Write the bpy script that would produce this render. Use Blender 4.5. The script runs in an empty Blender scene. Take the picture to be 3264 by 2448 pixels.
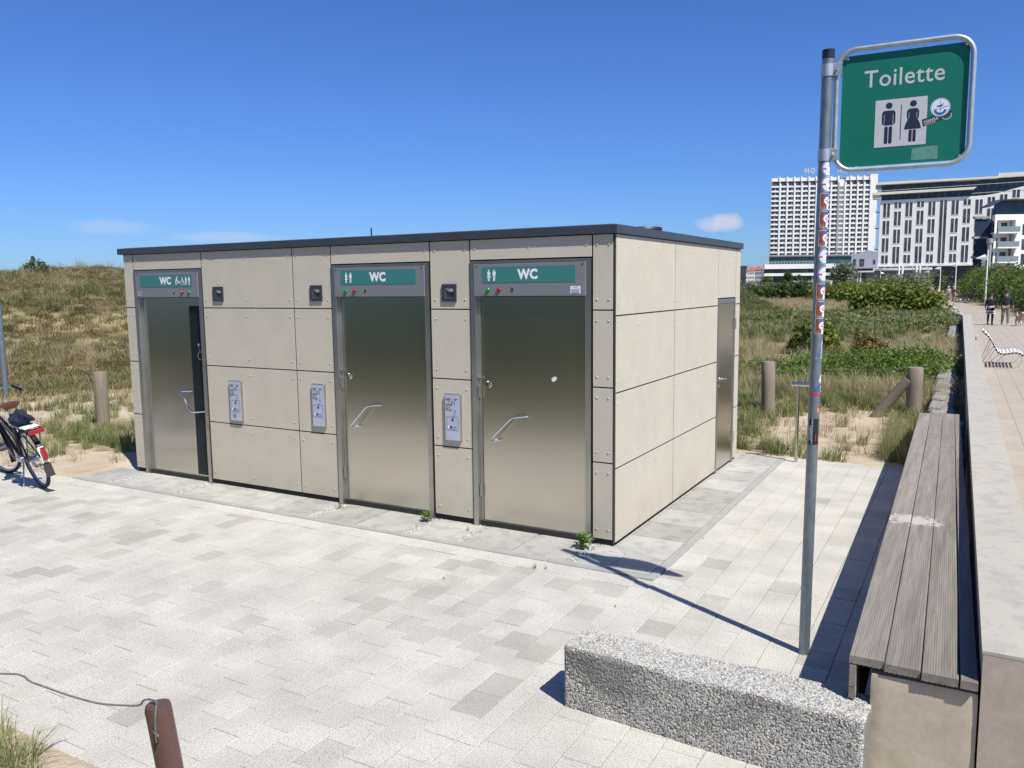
import bpy, bmesh, math, random
import numpy as np
from mathutils import Vector, Matrix, noise
rnd = random.Random(7)
sc = bpy.context.scene
# ------------------------------------------------------------------ camera
YAW, PITCH, ROLL = -0.51839, 0.1208, -0.01134
CAM = Vector((2.7898, -6.75566, 2.4))
fw = Vector((math.sin(YAW)*math.cos(PITCH), math.cos(YAW)*math.cos(PITCH), -math.sin(PITCH)))
r0 = Vector((math.cos(YAW), -math.sin(YAW), 0)); u0 = r0.cross(fw)
rt = r0*math.cos(ROLL)+u0*math.sin(ROLL); up = -r0*math.sin(ROLL)+u0*math.cos(ROLL)
cd = bpy.data.cameras.new('camera'); cam = bpy.data.objects.new('camera', cd); sc.collection.objects.link(cam)
cam.matrix_world = Matrix(((rt.x, up.x, -fw.x, CAM.x), (rt.y, up.y, -fw.y, CAM.y), (rt.z, up.z, -fw.z, CAM.z), (0, 0, 0, 1)))
cd.sensor_width = 36; cd.lens = 28.65; cd.clip_start = 0.05; cd.clip_end = 6000
sc.camera = cam
# ------------------------------------------------------------------ sky, sun, exposure
SUN_AZ, SUN_EL = math.radians(116.5), math.radians(55.5)     # from +Y towards +X
w = bpy.data.worlds.new('World'); sc.world = w; w.use_nodes = True
nt = w.node_tree; N = nt.nodes; L = nt.links
N.clear()
sky = N.new('ShaderNodeTexSky'); sky.sky_type = 'NISHITA'; sky.sun_disc = False
sky.sun_elevation = SUN_EL; sky.sun_rotation = SUN_AZ; sky.altitude = 0; sky.air_density = 1.0; sky.dust_density = 0.3; sky.ozone_density = 4.0
bg = N.new('ShaderNodeBackground'); bg.inputs[1].default_value = 0.11
wo = N.new('ShaderNodeOutputWorld')
tc = N.new('ShaderNodeTexCoord')
def cloudmask(prev, d, ax, az, scale, amt, col):
    # a soft cloud patch about direction d; ax / az are its angular half width and half height
    d = Vector(d).normalized(); side = Vector((d.y, -d.x, 0)).normalized(); upv = side.cross(d)
    def dot(v, k):
        n = N.new('ShaderNodeVectorMath'); n.operation = 'DOT_PRODUCT'; L.new(tc.outputs['Generated'], n.inputs[0]); n.inputs[1].default_value = v
        m = N.new('ShaderNodeMath'); m.operation = 'MULTIPLY'; L.new(n.outputs['Value'], m.inputs[0]); m.inputs[1].default_value = k; return m
    a = dot(side, 1/ax); b = dot(upv - d*upv.dot(d), 1/az)
    nz = N.new('ShaderNodeTexNoise'); nz.inputs['Scale'].default_value = scale; nz.inputs['Detail'].default_value = 6; L.new(tc.outputs['Generated'], nz.inputs['Vector'])
    def mm(op, x, y):
        m = N.new('ShaderNodeMath'); m.operation = op
        for i, q in enumerate((x, y)):
            if isinstance(q, (int, float)): m.inputs[i].default_value = q
            else: L.new(q, m.inputs[i])
        return m.outputs[0]
    r2 = mm('ADD', mm('MULTIPLY', a.outputs[0], a.outputs[0]), mm('MULTIPLY', b.outputs[0], b.outputs[0]))
    v = mm('SUBTRACT', mm('ADD', 1.0, mm('MULTIPLY', mm('SUBTRACT', nz.outputs[0], 0.5), 2.2)), r2)
    v = mm('MULTIPLY', mm('MINIMUM', mm('MAXIMUM', v, 0.0), 1.0), amt)
    mx = N.new('ShaderNodeMix'); mx.data_type = 'RGBA'; L.new(v, mx.inputs[0]); L.new(prev, mx.inputs[6]); mx.inputs[7].default_value = col
    return mx.outputs[2]
hs = N.new('ShaderNodeMix'); hs.data_type = 'RGBA'; hs.blend_type = 'MULTIPLY'; hs.inputs[0].default_value = 1; L.new(sky.outputs[0], hs.inputs[6]); hs.inputs[7].default_value = (.345, .53, .89, 1)   # deep blue of a dry, clear sky
c_ = cloudmask(hs.outputs[2], (-0.266, 0.961, 0.069), 0.026, 0.012, 38, 0.85, (4.3, 4.5, 5.3, 1))
c_ = cloudmask(c_, (-0.8214, 0.5664, 0.0675), 0.05, 0.010, 22, 0.28, (4.4, 4.8, 5.6, 1))
c_ = cloudmask(c_, (-0.749, 0.660, 0.058), 0.07, 0.007, 22, 0.3, (4.4, 4.8, 5.6, 1))
L.new(c_, bg.inputs[0]); L.new(bg.outputs[0], wo.inputs[0])
sd = bpy.data.lights.new('sun', 'SUN'); sd.energy = 5.0; sd.angle = math.radians(0.5); sd.color = (1, 0.965, 0.87)
sun = bpy.data.objects.new('sun', sd); sc.collection.objects.link(sun)
sdir = Vector((math.sin(SUN_AZ)*math.cos(SUN_EL), math.cos(SUN_AZ)*math.cos(SUN_EL), math.sin(SUN_EL)))
sun.rotation_euler = sdir.to_track_quat('Z', 'Y').to_euler(); sun.location = (10, -10, 20)
sc.view_settings.view_transform = 'Standard'; sc.view_settings.look = 'None'; sc.view_settings.exposure = 0.42; sc.view_settings.gamma = 1
sc.view_settings.use_curve_mapping = False
sc.cycles.max_bounces = 6; sc.cycles.diffuse_bounces = 3; sc.cycles.glossy_bounces = 3; sc.cycles.transmission_bounces = 3
# ------------------------------------------------------------------ helpers
COL = sc.collection
def tag(o, label=None, cat=None, group=None, kind=None):
    if label: o['label'] = label
    if cat: o['category'] = cat
    if group: o['group'] = group
    if kind: o['kind'] = kind
    return o
def empty(name, loc=(0, 0, 0), rz=0, **k):
    o = bpy.data.objects.new(name, None); COL.objects.link(o); o.location = loc; o.rotation_euler = (0, 0, rz); o.empty_display_size = .2
    return tag(o, **k)
def link(name, me, m=None, parent=None, loc=None, rot=None, **k):
    o = bpy.data.objects.new(name, me); COL.objects.link(o)
    if m is not None and not me.materials: me.materials.append(m)
    if parent: o.parent = parent
    if loc is not None: o.location = loc
    if rot is not None: o.rotation_euler = rot
    return tag(o, **k)
class MB:
    def __init__(s, fr=None): s.v = []; s.f = []; s.fr = fr; s.tone = []
    def add(s, vs, fs):
        b = len(s.v)
        s.v += [tuple(s.fr(*p)) for p in vs] if s.fr else [tuple(p) for p in vs]
        s.f += [tuple(i+b for i in f) for f in fs]; return s
    def box(s, x0, x1, y0, y1, z0, z1, c=0):
        x0, x1 = min(x0, x1), max(x0, x1); y0, y1 = min(y0, y1), max(y0, y1); z0, z1 = min(z0, z1), max(z0, z1)
        if c <= 0:
            return s.add([(x0,y0,z0),(x1,y0,z0),(x1,y1,z0),(x0,y1,z0),(x0,y0,z1),(x1,y0,z1),(x1,y1,z1),(x0,y1,z1)],
                [(0,3,2,1),(4,5,6,7),(0,1,5,4),(1,2,6,5),(2,3,7,6),(3,0,4,7)])
        # box with chamfered edges
        vs = []; idx = {}
        for i, x in enumerate((x0, x1)):
            for j, y in enumerate((y0, y1)):
                for k, z in enumerate((z0, z1)):
                    sx, sy, sz = (1 if i == 0 else -1), (1 if j == 0 else -1), (1 if k == 0 else -1)
                    idx[i,j,k,0] = len(vs); vs.append((x, y+sy*c, z+sz*c))
                    idx[i,j,k,1] = len(vs); vs.append((x+sx*c, y, z+sz*c))
                    idx[i,j,k,2] = len(vs); vs.append((x+sx*c, y+sy*c, z))
        fs = []
        for i in (0, 1): q = [idx[i,0,0,0], idx[i,1,0,0], idx[i,1,1,0], idx[i,0,1,0]]; fs.append(q if i else q[::-1])
        for j in (0, 1): q = [idx[0,j,0,1], idx[1,j,0,1], idx[1,j,1,1], idx[0,j,1,1]]; fs.append(q[::-1] if j else q)
        for k in (0, 1): q = [idx[0,0,k,2], idx[1,0,k,2], idx[1,1,k,2], idx[0,1,k,2]]; fs.append(q if k else q[::-1])
        for i in (0, 1):
            for j in (0, 1): fs.append([idx[i,j,0,0], idx[i,j,0,1], idx[i,j,1,1], idx[i,j,1,0]])
            for k in (0, 1): fs.append([idx[i,0,k,0], idx[i,0,k,2], idx[i,1,k,2], idx[i,1,k,0]])
        for j in (0, 1):
            for k in (0, 1): fs.append([idx[0,j,k,1], idx[0,j,k,2], idx[1,j,k,2], idx[1,j,k,1]])
        for i in (0, 1):
            for j in (0, 1):
                for k in (0, 1): fs.append([idx[i,j,k,0], idx[i,j,k,1], idx[i,j,k,2]])
        return s.add(vs, fs)
    def tube(s, pts, r, n=8, cap=True, closed=False):
        P = [Vector(p) for p in pts]; m = len(P); R = r if isinstance(r, (list, tuple)) else [r]*m
        vs = []; prev = None
        for i in range(m):
            if closed: t = (P[(i+1) % m]-P[i-1]).normalized()
            else: t = (P[min(i+1, m-1)]-P[max(i-1, 0)]).normalized()
            a = prev if prev is not None else (Vector((0, 0, 1)) if abs(t.z) < .9 else Vector((1, 0, 0)))
            a = (a-t*a.dot(t)).normalized(); b = t.cross(a); prev = a
            for k in range(n):
                an = 2*math.pi*k/n; vs.append(P[i]+a*(R[i]*math.cos(an))+b*(R[i]*math.sin(an)))
        fs = []
        for i in range(m if closed else m-1):
            for k in range(n): fs.append((i*n+k, i*n+(k+1) % n, ((i+1) % m)*n+(k+1) % n, ((i+1) % m)*n+k))
        if cap and not closed: fs += [tuple(range(n))[::-1], tuple(range((m-1)*n, m*n))]
        return s.add(vs, fs)
    def lathe(s, prof, c=(0, 0, 0), n=16, axis='z'):
        vs = []; m = len(prof)
        for r, h in prof:
            for k in range(n):
                a = 2*math.pi*k/n; x, y = r*math.cos(a), r*math.sin(a)
                vs.append({'z': (c[0]+x, c[1]+y, c[2]+h), 'y': (c[0]+x, c[1]+h, c[2]+y), 'x': (c[0]+h, c[1]+x, c[2]+y)}[axis])
        fs = [(i*n+k, i*n+(k+1) % n, (i+1)*n+(k+1) % n, (i+1)*n+k) for i in range(m-1) for k in range(n)]
        fs += [tuple(range(n))[::-1], tuple(range((m-1)*n, m*n))]
        return s.add(vs, fs)
    def prism(s, poly, z0, z1):
        n = len(poly)
        return s.add([(x, y, z0) for x, y in poly]+[(x, y, z1) for x, y in poly],
            [tuple(range(n))[::-1], tuple(range(n, 2*n))]+[(i, (i+1) % n, n+(i+1) % n, n+i) for i in range(n)])
    def poly(s, pts): return s.add(pts, [tuple(range(len(pts)))])
    def mesh(s, m=None, smooth=False, name='m'):
        me = bpy.data.meshes.new(name); me.from_pydata(s.v, [], s.f)
        if m is not None: me.materials.append(m)
        if s.tone:
            a = me.attributes.new('tone', 'FLOAT', 'FACE'); a.data.foreach_set('value', s.tone)
        if smooth:
            me.polygons.foreach_set('use_smooth', [True]*len(me.polygons))
            try: me.set_sharp_from_angle(angle=math.radians(40))
            except Exception: pass
        me.update(); return me
    def obj(s, name, m, parent=None, smooth=False, loc=None, rot=None, **k):
        return link(name, s.mesh(m, smooth, name), None, parent, loc, rot, **k)
# flat print: polygons in a plane given by fr(u, v, w)
class Flat(MB):
    def __init__(s, fr, w=.002): super().__init__(lambda u, v, z=0: fr(u, v, w+z))
    def rect(s, u0, u1, v0, v1): return s.poly([(u0, v0), (u1, v0), (u1, v1), (u0, v1)])
    def circ(s, u, v, r, n=20, ry=None): return s.poly([(u+r*math.cos(6.28318*k/n), v+(ry or r)*math.sin(6.28318*k/n)) for k in range(n)])
    def ring(s, u, v, r1, r2, n=24, a0=0, a1=6.28318, ry=1):
        vs = []; 
        for k in range(n+1):
            a = a0+(a1-a0)*k/n; vs += [(u+r1*math.cos(a), v+ry*r1*math.sin(a)), (u+r2*math.cos(a), v+ry*r2*math.sin(a))]
        return s.add(vs, [(2*k, 2*k+1, 2*k+3, 2*k+2) for k in range(n)])
    def line(s, pts, t):
        for (a, b), (c, d) in zip(pts[:-1], pts[1:]):
            l = math.hypot(c-a, d-b) or 1; nx, ny = -(d-b)/l*t/2, (c-a)/l*t/2
            s.poly([(a+nx, b+ny), (a-nx, b-ny), (c-nx, d-ny), (c+nx, d+ny)])
        return s
    def text(s, txt, u0, u1, v0, v1, bold=0.0, rot=0):
        cu = bpy.data.curves.new('t', 'FONT'); cu.body = txt; cu.offset = bold; cu.resolution_u = 3; cu.space_character = 1.05
        o = bpy.data.objects.new('t', cu); me = bpy.data.meshes.new_from_object(o)
        co = [v.co.copy() for v in me.vertices]
        a0 = min(c.x for c in co); a1 = max(c.x for c in co); b0 = min(c.y for c in co); b1 = max(c.y for c in co)
        out = []
        for c in co:
            p = (c.x-a0)/(a1-a0); q = (c.y-b0)/(b1-b0)
            if rot: 
                W, H_ = u1-u0, v1-v0; x, y = (p-.5)*W, (q-.5)*H_
                out.append(((u0+u1)/2+x*math.cos(rot)-y*math.sin(rot), (v0+v1)/2+x*math.sin(rot)+y*math.cos(rot)))
            else: out.append((u0+p*(u1-u0), v0+q*(v1-v0)))
        s.add(out, [tuple(f.vertices) for f in me.polygons])
        bpy.data.objects.remove(o); bpy.data.curves.remove(cu); bpy.data.meshes.remove(me); return s
# ------------------------------------------------------------------ materials
def mat(name, col=(.5, .5, .5), rough=.6, metal=0, var=(), bump=None, col2=None, spec=.5, aniso=None, obj=False, stretch=None, translucent=0, emit=None, alpha=1):
    m = bpy.data.materials.new(name); m.use_nodes = True; nt = m.node_tree; n = nt.nodes; l = nt.links; b = n['Principled BSDF']
    b.inputs['Roughness'].default_value = rough; b.inputs['Metallic'].default_value = metal; b.inputs['Specular IOR Level'].default_value = spec
    c = tuple(col)+(1,); b.inputs['Base Color'].default_value = c
    if alpha < 1: b.inputs['Alpha'].default_value = alpha
    if obj: cs = n.new('ShaderNodeTexCoord').outputs['Object']
    else: cs = n.new('ShaderNodeNewGeometry').outputs['Position']
    if stretch:
        mp = n.new('ShaderNodeMapping'); mp.inputs['Scale'].default_value = stretch; l.new(cs, mp.inputs[0]); cs = mp.outputs[0]
    cur = None
    for i, (scale, amt, *cc) in enumerate(var):
        nz = n.new('ShaderNodeTexNoise'); nz.inputs['Scale'].default_value = scale; nz.inputs['Detail'].default_value = 6; nz.inputs['Roughness'].default_value = .6; l.new(cs, nz.inputs['Vector'])
        rp = n.new('ShaderNodeMapRange'); rp.inputs[1].default_value = .35; rp.inputs[2].default_value = .65; l.new(nz.outputs[0], rp.inputs[0])
        rp.inputs[3].default_value = 0; rp.inputs[4].default_value = 1
        mx = n.new('ShaderNodeMix'); mx.data_type = 'RGBA'
        if cc:   # towards a second colour
            mu = n.new('ShaderNodeMath'); mu.operation = 'MULTIPLY'; mu.inputs[1].default_value = amt; l.new(rp.outputs[0], mu.inputs[0]); l.new(mu.outputs[0], mx.inputs[0])
            if cur is None: mx.inputs[6].default_value = c
            else: l.new(cur, mx.inputs[6])
            mx.inputs[7].default_value = tuple(cc[0])+(1,); cur = mx.outputs[2]
        else:
            mx.blend_type = 'MULTIPLY'; mx.inputs[0].default_value = 1
            if cur is None: mx.inputs[6].default_value = c
            else: l.new(cur, mx.inputs[6])
            r2 = n.new('ShaderNodeMapRange'); r2.inputs[3].default_value = 1-amt; r2.inputs[4].default_value = 1+amt*.6; l.new(rp.outputs[0], r2.inputs[0])
            cb = n.new('ShaderNodeCombineColor'); [l.new(r2.outputs[0], cb.inputs[k]) for k in range(3)]; l.new(cb.outputs[0], mx.inputs[7]); cur = mx.outputs[2]
    if cur is not None: l.new(cur, b.inputs['Base Color'])
    if bump:
        nz = n.new('ShaderNodeTexNoise'); nz.inputs['Scale'].default_value = bump[0]; nz.inputs['Detail'].default_value = 5; l.new(cs, nz.inputs['Vector'])
        bp = n.new('ShaderNodeBump'); bp.inputs['Strength'].default_value = bump[1]; bp.inputs['Distance'].default_value = bump[2]; l.new(nz.outputs[0], bp.inputs['Height']); l.new(bp.outputs[0], b.inputs['Normal'])
    if aniso is not None: b.inputs['Anisotropic'].default_value = aniso
    if emit: b.inputs['Emission Color'].default_value = tuple(emit[0])+(1,); b.inputs['Emission Strength'].default_value = emit[1]
    return m
def tonemat(name, cols, rough=.8, transl=0, spk=None, bump=None, inst=False, spec=.3):
    # colour ramp over a per-piece tone (attribute or per-instance random)
    m = bpy.data.materials.new(name); m.use_nodes = True; nt = m.node_tree; n = nt.nodes; l = nt.links; b = n['Principled BSDF']
    b.inputs['Roughness'].default_value = rough; b.inputs['Specular IOR Level'].default_value = spec
    at = n.new('ShaderNodeAttribute'); at.attribute_name = 'tone'; src = at.outputs['Fac']
    if inst:
        oi = n.new('ShaderNodeObjectInfo'); ad = n.new('ShaderNodeMath'); ad.operation = 'MULTIPLY_ADD'; l.new(oi.outputs['Random'], ad.inputs[0]); ad.inputs[1].default_value = .6
        mu = n.new('ShaderNodeMath'); mu.operation = 'MULTIPLY'; mu.inputs[1].default_value = .4; l.new(src, mu.inputs[0]); l.new(mu.outputs[0], ad.inputs[2]); src = ad.outputs[0]
    cr = n.new('ShaderNodeValToRGB'); e = cr.color_ramp.elements
    while len(e) < len(cols): e.new(.5)
    for i, c in enumerate(cols): e[i].position = i/(len(cols)-1); e[i].color = tuple(c)+(1,)
    l.new(src, cr.inputs[0]); cur = cr.outputs[0]
    gp = n.new('ShaderNodeNewGeometry').outputs['Position']
    if spk:   # specks: (scale, amount)
        vo = n.new('ShaderNodeTexNoise'); vo.inputs['Scale'].default_value = spk[0]; vo.inputs['Detail'].default_value = 3; l.new(gp, vo.inputs['Vector'])
        mr = n.new('ShaderNodeMapRange'); mr.inputs[1].default_value = .38; mr.inputs[2].default_value = .48; mr.inputs[3].default_value = 1-spk[1]; mr.inputs[4].default_value = 1.0; l.new(vo.outputs[0], mr.inputs[0])
        v2 = n.new('ShaderNodeTexNoise'); v2.inputs['Scale'].default_value = 2.2; v2.inputs['Detail'].default_value = 5; l.new(gp, v2.inputs['Vector'])
        m2 = n.new('ShaderNodeMapRange'); m2.inputs[1].default_value = .3; m2.inputs[2].default_value = .7; m2.inputs[3].default_value = .85; m2.inputs[4].default_value = 1.07; l.new(v2.outputs[0], m2.inputs[0])
        mu = n.new('ShaderNodeMath'); mu.operation = 'MULTIPLY'; l.new(mr.outputs[0], mu.inputs[0]); l.new(m2.outputs[0], mu.inputs[1])
        cb = n.new('ShaderNodeCombineColor'); [l.new(mu.outputs[0], cb.inputs[k]) for k in range(3)]
        mx = n.new('ShaderNodeMix'); mx.data_type = 'RGBA'; mx.blend_type = 'MULTIPLY'; mx.inputs[0].default_value = 1; l.new(cur, mx.inputs[6]); l.new(cb.outputs[0], mx.inputs[7]); cur = mx.outputs[2]
    l.new(cur, b.inputs['Base Color'])
    if bump:
        nz = n.new('ShaderNodeTexNoise'); nz.inputs['Scale'].default_value = bump[0]; nz.inputs['Detail'].default_value = 3; l.new(gp, nz.inputs['Vector'])
        bp = n.new('ShaderNodeBump'); bp.inputs['Strength'].default_value = bump[1]; bp.inputs['Distance'].default_value = bump[2]; l.new(nz.outputs[0], bp.inputs['Height']); l.new(bp.outputs[0], b.inputs['Normal'])
    if transl:
        tr = n.new('ShaderNodeBsdfTranslucent'); l.new(cur, tr.inputs[0]); ms = n.new('ShaderNodeMixShader'); ms.inputs[0].default_value = transl
        l.new(b.outputs[0], ms.inputs[1]); l.new(tr.outputs[0], ms.inputs[2]); l.new(ms.outputs[0], n['Material Output'].inputs[0])
    return m
M = {}
M['panel'] = mat('fibre_cement', (.53, .478, .388), .75, var=((3.5, .05), (9, .28, (.55, .505, .42)), (60, .03)), bump=(160, .06, .001))
M['rivet'] = mat('rivet_cap', (.50, .465, .40), .5)
M['steel'] = mat('brushed_steel', (.62, .58, .52), .26, 1.0, bump=(240, .035, .001), stretch=(1, 1, .04))
def extras():
    m = M['panel']; n = m.node_tree.nodes; l = m.node_tree.links; b = n['Principled BSDF']; cur = b.inputs['Base Color'].links[0].from_socket; gp = n.new('ShaderNodeNewGeometry').outputs['Position']
    sx = n.new('ShaderNodeSeparateXYZ'); l.new(gp, sx.inputs[0]); mr = n.new('ShaderNodeMapRange'); mr.inputs[1].default_value = .05; mr.inputs[2].default_value = .42; mr.inputs[3].default_value = .55; mr.inputs[4].default_value = 0; l.new(sx.outputs[2], mr.inputs[0])
    nz = n.new('ShaderNodeTexNoise'); nz.inputs['Scale'].default_value = 5; nz.inputs['Detail'].default_value = 8; l.new(gp, nz.inputs['Vector'])   # splash dirt low on the cladding
    mu = n.new('ShaderNodeMath'); mu.operation = 'MULTIPLY'; l.new(mr.outputs[0], mu.inputs[0]); l.new(nz.outputs[0], mu.inputs[1])
    mx = n.new('ShaderNodeMix'); mx.data_type = 'RGBA'; l.new(mu.outputs[0], mx.inputs[0]); l.new(cur, mx.inputs[6]); mx.inputs[7].default_value = (.34, .31, .26, 1)
    l.new(mx.outputs[2], b.inputs['Base Color'])
extras()
M['frame'] = mat('steel_frame', (.50, .49, .465), .42, 1.0, var=((3, .1),))
M['header'] = mat('header_sheet', (.255, .26, .275), .5, .35, var=((5, .05),))
M['green_glass'] = mat('green_sign_glass', (.045, .20, .185), .25)
M['white'] = mat('white_print', (.80, .80, .80), .5)
M['signwhite'] = mat('sign_white_film', (.52, .52, .54), .5, var=((40, .05),))
M['black'] = mat('black_rubber', (.015, .016, .018), .5)
M['gap'] = mat('dark_backing', (.02, .02, .022), .8)
M['cap'] = mat('anthracite_sheet', (.055, .065, .085), .42, .2, var=((4, .1),))
M['corner'] = mat('corner_profile', (.09, .10, .11), .4, .6)
M['roof'] = mat('roof_membrane', (.16, .165, .17), .8)
M['glassdark'] = mat('dark_glass', (.012, .018, .022), .3, spec=.25)
M['grey_print'] = mat('grey_print', (.28, .32, .33), .5)
M['niche'] = mat('niche_metal', (.05, .055, .068), .45, .3)
M['nichelight'] = mat('lamp_lens', (.35, .34, .31), .3)
M['plate'] = mat('price_plate', (.50, .53, .66), .35, .25, var=((9, .05),))
M['ink'] = mat('ink', (.03, .035, .05), .5)
M['inkblue'] = mat('ink_blue', (.02, .05, .22), .5)
M['navy_print'] = mat('navy_print', (.012, .02, .05), .5)
M['red_lens'] = mat('red_lens', (.26, .006, .015), .12, emit=((.8, .01, .03), .03))
M['green_lens'] = mat('green_lens', (.005, .20, .035), .12, emit=((.01, .8, .1), .03))
M['chrome'] = mat('polished_steel', (.72, .72, .70), .12, 1.0)
M['galv'] = mat('galvanised_pole', (.24, .285, .32), .42, .65, var=((26, .16), (4, .1)), bump=(90, .1, .001), stretch=(1, 1, .5))
M['galvl'] = mat('galvanised_frame', (.46, .50, .54), .42, .6, var=((14, .18),), bump=(60, .12, .001))
M['signgreen'] = mat('sign_green', (.0, .15, .10), .45, var=((3, .05),))
M['tape'] = mat('tape_residue', (.10, .27, .22), .6, var=((30, .15),))
M['blackcap'] = mat('pole_cap', (.015, .017, .025), .4)
M['st_white'] = mat('sticker_white', (.72, .74, .78), .4)
M['st_blue'] = mat('sticker_blue', (.03, .12, .42), .4)
M['st_red'] = mat('sticker_red', (.55, .03, .04), .4)
M['st_brown'] = mat('sticker_brown', (.22, .075, .05), .4, var=((60, .3),))
M['st_orange'] = mat('sticker_orange', (.65, .22, .05), .4)
M['st_green'] = mat('print_olive', (.16, .28, .13), .5)
M['tile'] = tonemat('exposed_concrete_tile', [(.378, .358, .320), (.418, .398, .359), (.452, .432, .390), (.472, .452, .409), (.490, .470, .428), (.482, .448, .385)], .85, spk=(120, .40), bump=(120, .35, .003))
M['joint'] = mat('joint_sand', (.42, .405, .365), .95, var=((6, .15), (60, .1)))
M['slab'] = tonemat('concrete_slab', [(.31, .30, .275), (.36, .35, .325), (.42, .41, .38)], .65, spk=(7, .16), bump=(30, .1, .004))
M['edging'] = mat('edging_concrete', (.30, .295, .28), .85, var=((5, .1), (40, .06)), bump=(60, .15, .002))
M['gravel'] = tonemat('gravel', [(.2, .2, .2), (.42, .41, .4), (.6, .59, .57)], .8)
M['aggbase'] = mat('aggregate_matrix', (.17, .162, .145), .95, var=((4, .6, (.19, .185, .17)), (40, .2)), bump=(90, .5, .006))
M['pebble'] = tonemat('aggregate_pebble', [(.14, .135, .125), (.30, .29, .268), (.43, .415, .385), (.55, .535, .50), (.24, .12, .10)], .6)
M['plaster'] = mat('beige_plaster', (.44, .375, .285), .8, var=((2.5, .08), (6, .4, (.47, .42, .34)), (30, .06)), bump=(22, .22, .008))
M['plaster2'] = mat('smooth_plaster', (.40, .345, .285), .8, var=((3, .05), (1.5, .6, (.41, .34, .285)), (24, .07), (7, .08)), bump=(60, .15, .004))
M['sand'] = mat('sand', (.5, .42, .32), .95)
M['post'] = mat('weathered_post', (.22, .18, .135), .85, var=((5, .25), (30, .3, (.29, .25, .20))), bump=(14, .7, .012), stretch=(9, 9, .5))
M['brown'] = mat('brown_powder_coat', (.105, .058, .05), .36, var=((12, .12),))
M['rope'] = mat('grey_rope', (.12, .125, .115), .6, var=((80, .3),))
M['steelbar'] = mat('satin_steel_bar', (.52, .50, .46), .22, 1.0)
M['white_paint'] = mat('white_lamp_paint', (.78, .78, .76), .5)
M['dry'] = tonemat('dry_grass', [(.20, .17, .085), (.36, .30, .165), (.50, .42, .25), (.64, .55, .36)], .8, transl=.45, inst=True)
M['grn'] = tonemat('green_grass', [(.14, .17, .06), (.225, .26, .095), (.34, .345, .15), (.48, .43, .23)], .7, transl=.45, inst=True)
M['cover'] = tonemat('dune_cover', [(.15, .14, .06), (.225, .20, .092), (.31, .26, .13), (.39, .32, .18)], .85, transl=.4, inst=True)
M['sage'] = tonemat('sage_leaf', [(.115, .13, .05), (.20, .22, .09), (.32, .335, .165)], .8, transl=.45)
M['leafy'] = tonemat('yellow_green_leaf', [(.06, .09, .015), (.15, .195, .03), (.27, .31, .06)], .6, transl=.45)
M['rose'] = tonemat('rose_leaf', [(.06, .10, .015), (.12, .19, .03), (.21, .30, .06)], .6, transl=.45)
M['dark_leaf'] = tonemat('dark_leaf', [(.04, .065, .02), (.08, .12, .035), (.14, .19, .06)], .6, transl=.4)
M['ochre_leaf'] = tonemat('ochre_leaf', [(.10, .085, .025), (.19, .16, .045), (.26, .22, .08)], .7, transl=.3)
M['willow'] = tonemat('silver_leaf', [(.11, .14, .09), (.20, .235, .16), (.31, .34, .25)], .8, transl=.3)
M['scrub'] = tonemat('grey_scrub', [(.06, .06, .05), (.12, .115, .095), (.19, .18, .15)], .85, transl=.2)
M['bark'] = mat('bark', (.09, .07, .05), .9, bump=(30, .5, .01))
M['weed'] = tonemat('weed_leaf', [(.06, .13, .02), (.13, .24, .045), (.22, .33, .08)], .5, transl=.4)
# bench timber: grey weathered grain along the length
def woodmat():
    m = mat('weathered_timber', (.205, .178, .152), .8, var=((2, .2), (18, .4, (.30, .275, .245)), (50, .18), (7, .15)), bump=(70, .5, .003), stretch=(1, .045, 1)); return m
M['wood'] = woodmat()
def stained():
    m = M['wood']; n = m.node_tree.nodes; l = m.node_tree.links; b = n['Principled BSDF']
    cur = b.inputs['Base Color'].links[0].from_socket
    gp = n.new('ShaderNodeNewGeometry'); mp = n.new('ShaderNodeMapping'); mp.inputs['Location'].default_value = (-2.46*3.2, .05*4.2, 0); mp.inputs['Scale'].default_value = (3.2, 4.2, 0); l.new(gp.outputs['Position'], mp.inputs[0])
    ln = n.new('ShaderNodeVectorMath'); ln.operation = 'LENGTH'; l.new(mp.outputs[0], ln.inputs[0])
    nz = n.new('ShaderNodeTexNoise'); nz.inputs['Scale'].default_value = 26; nz.inputs['Detail'].default_value = 8; l.new(gp.outputs['Position'], nz.inputs['Vector'])
    a = n.new('ShaderNodeMath'); a.operation = 'MULTIPLY_ADD'; l.new(nz.outputs[0], a.inputs[0]); a.inputs[1].default_value = 2.4; 
    s = n.new('ShaderNodeMath'); s.operation = 'MULTIPLY'; s.inputs[1].default_value = -1.35; l.new(ln.outputs['Value'], s.inputs[0]); l.new(s.outputs[0], a.inputs[2])
    mr = n.new('ShaderNodeMapRange'); mr.inputs[1].default_value = .42; mr.inputs[2].default_value = .62; mr.inputs[4].default_value = .75; l.new(a.outputs[0], mr.inputs[0])
    mx = n.new('ShaderNodeMix'); mx.data_type = 'RGBA'; l.new(mr.outputs[0], mx.inputs[0]); l.new(cur, mx.inputs[6]); mx.inputs[7].default_value = (.47, .43, .395, 1); l.new(mx.outputs[2], b.inputs['Base Color'])
stained()
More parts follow.
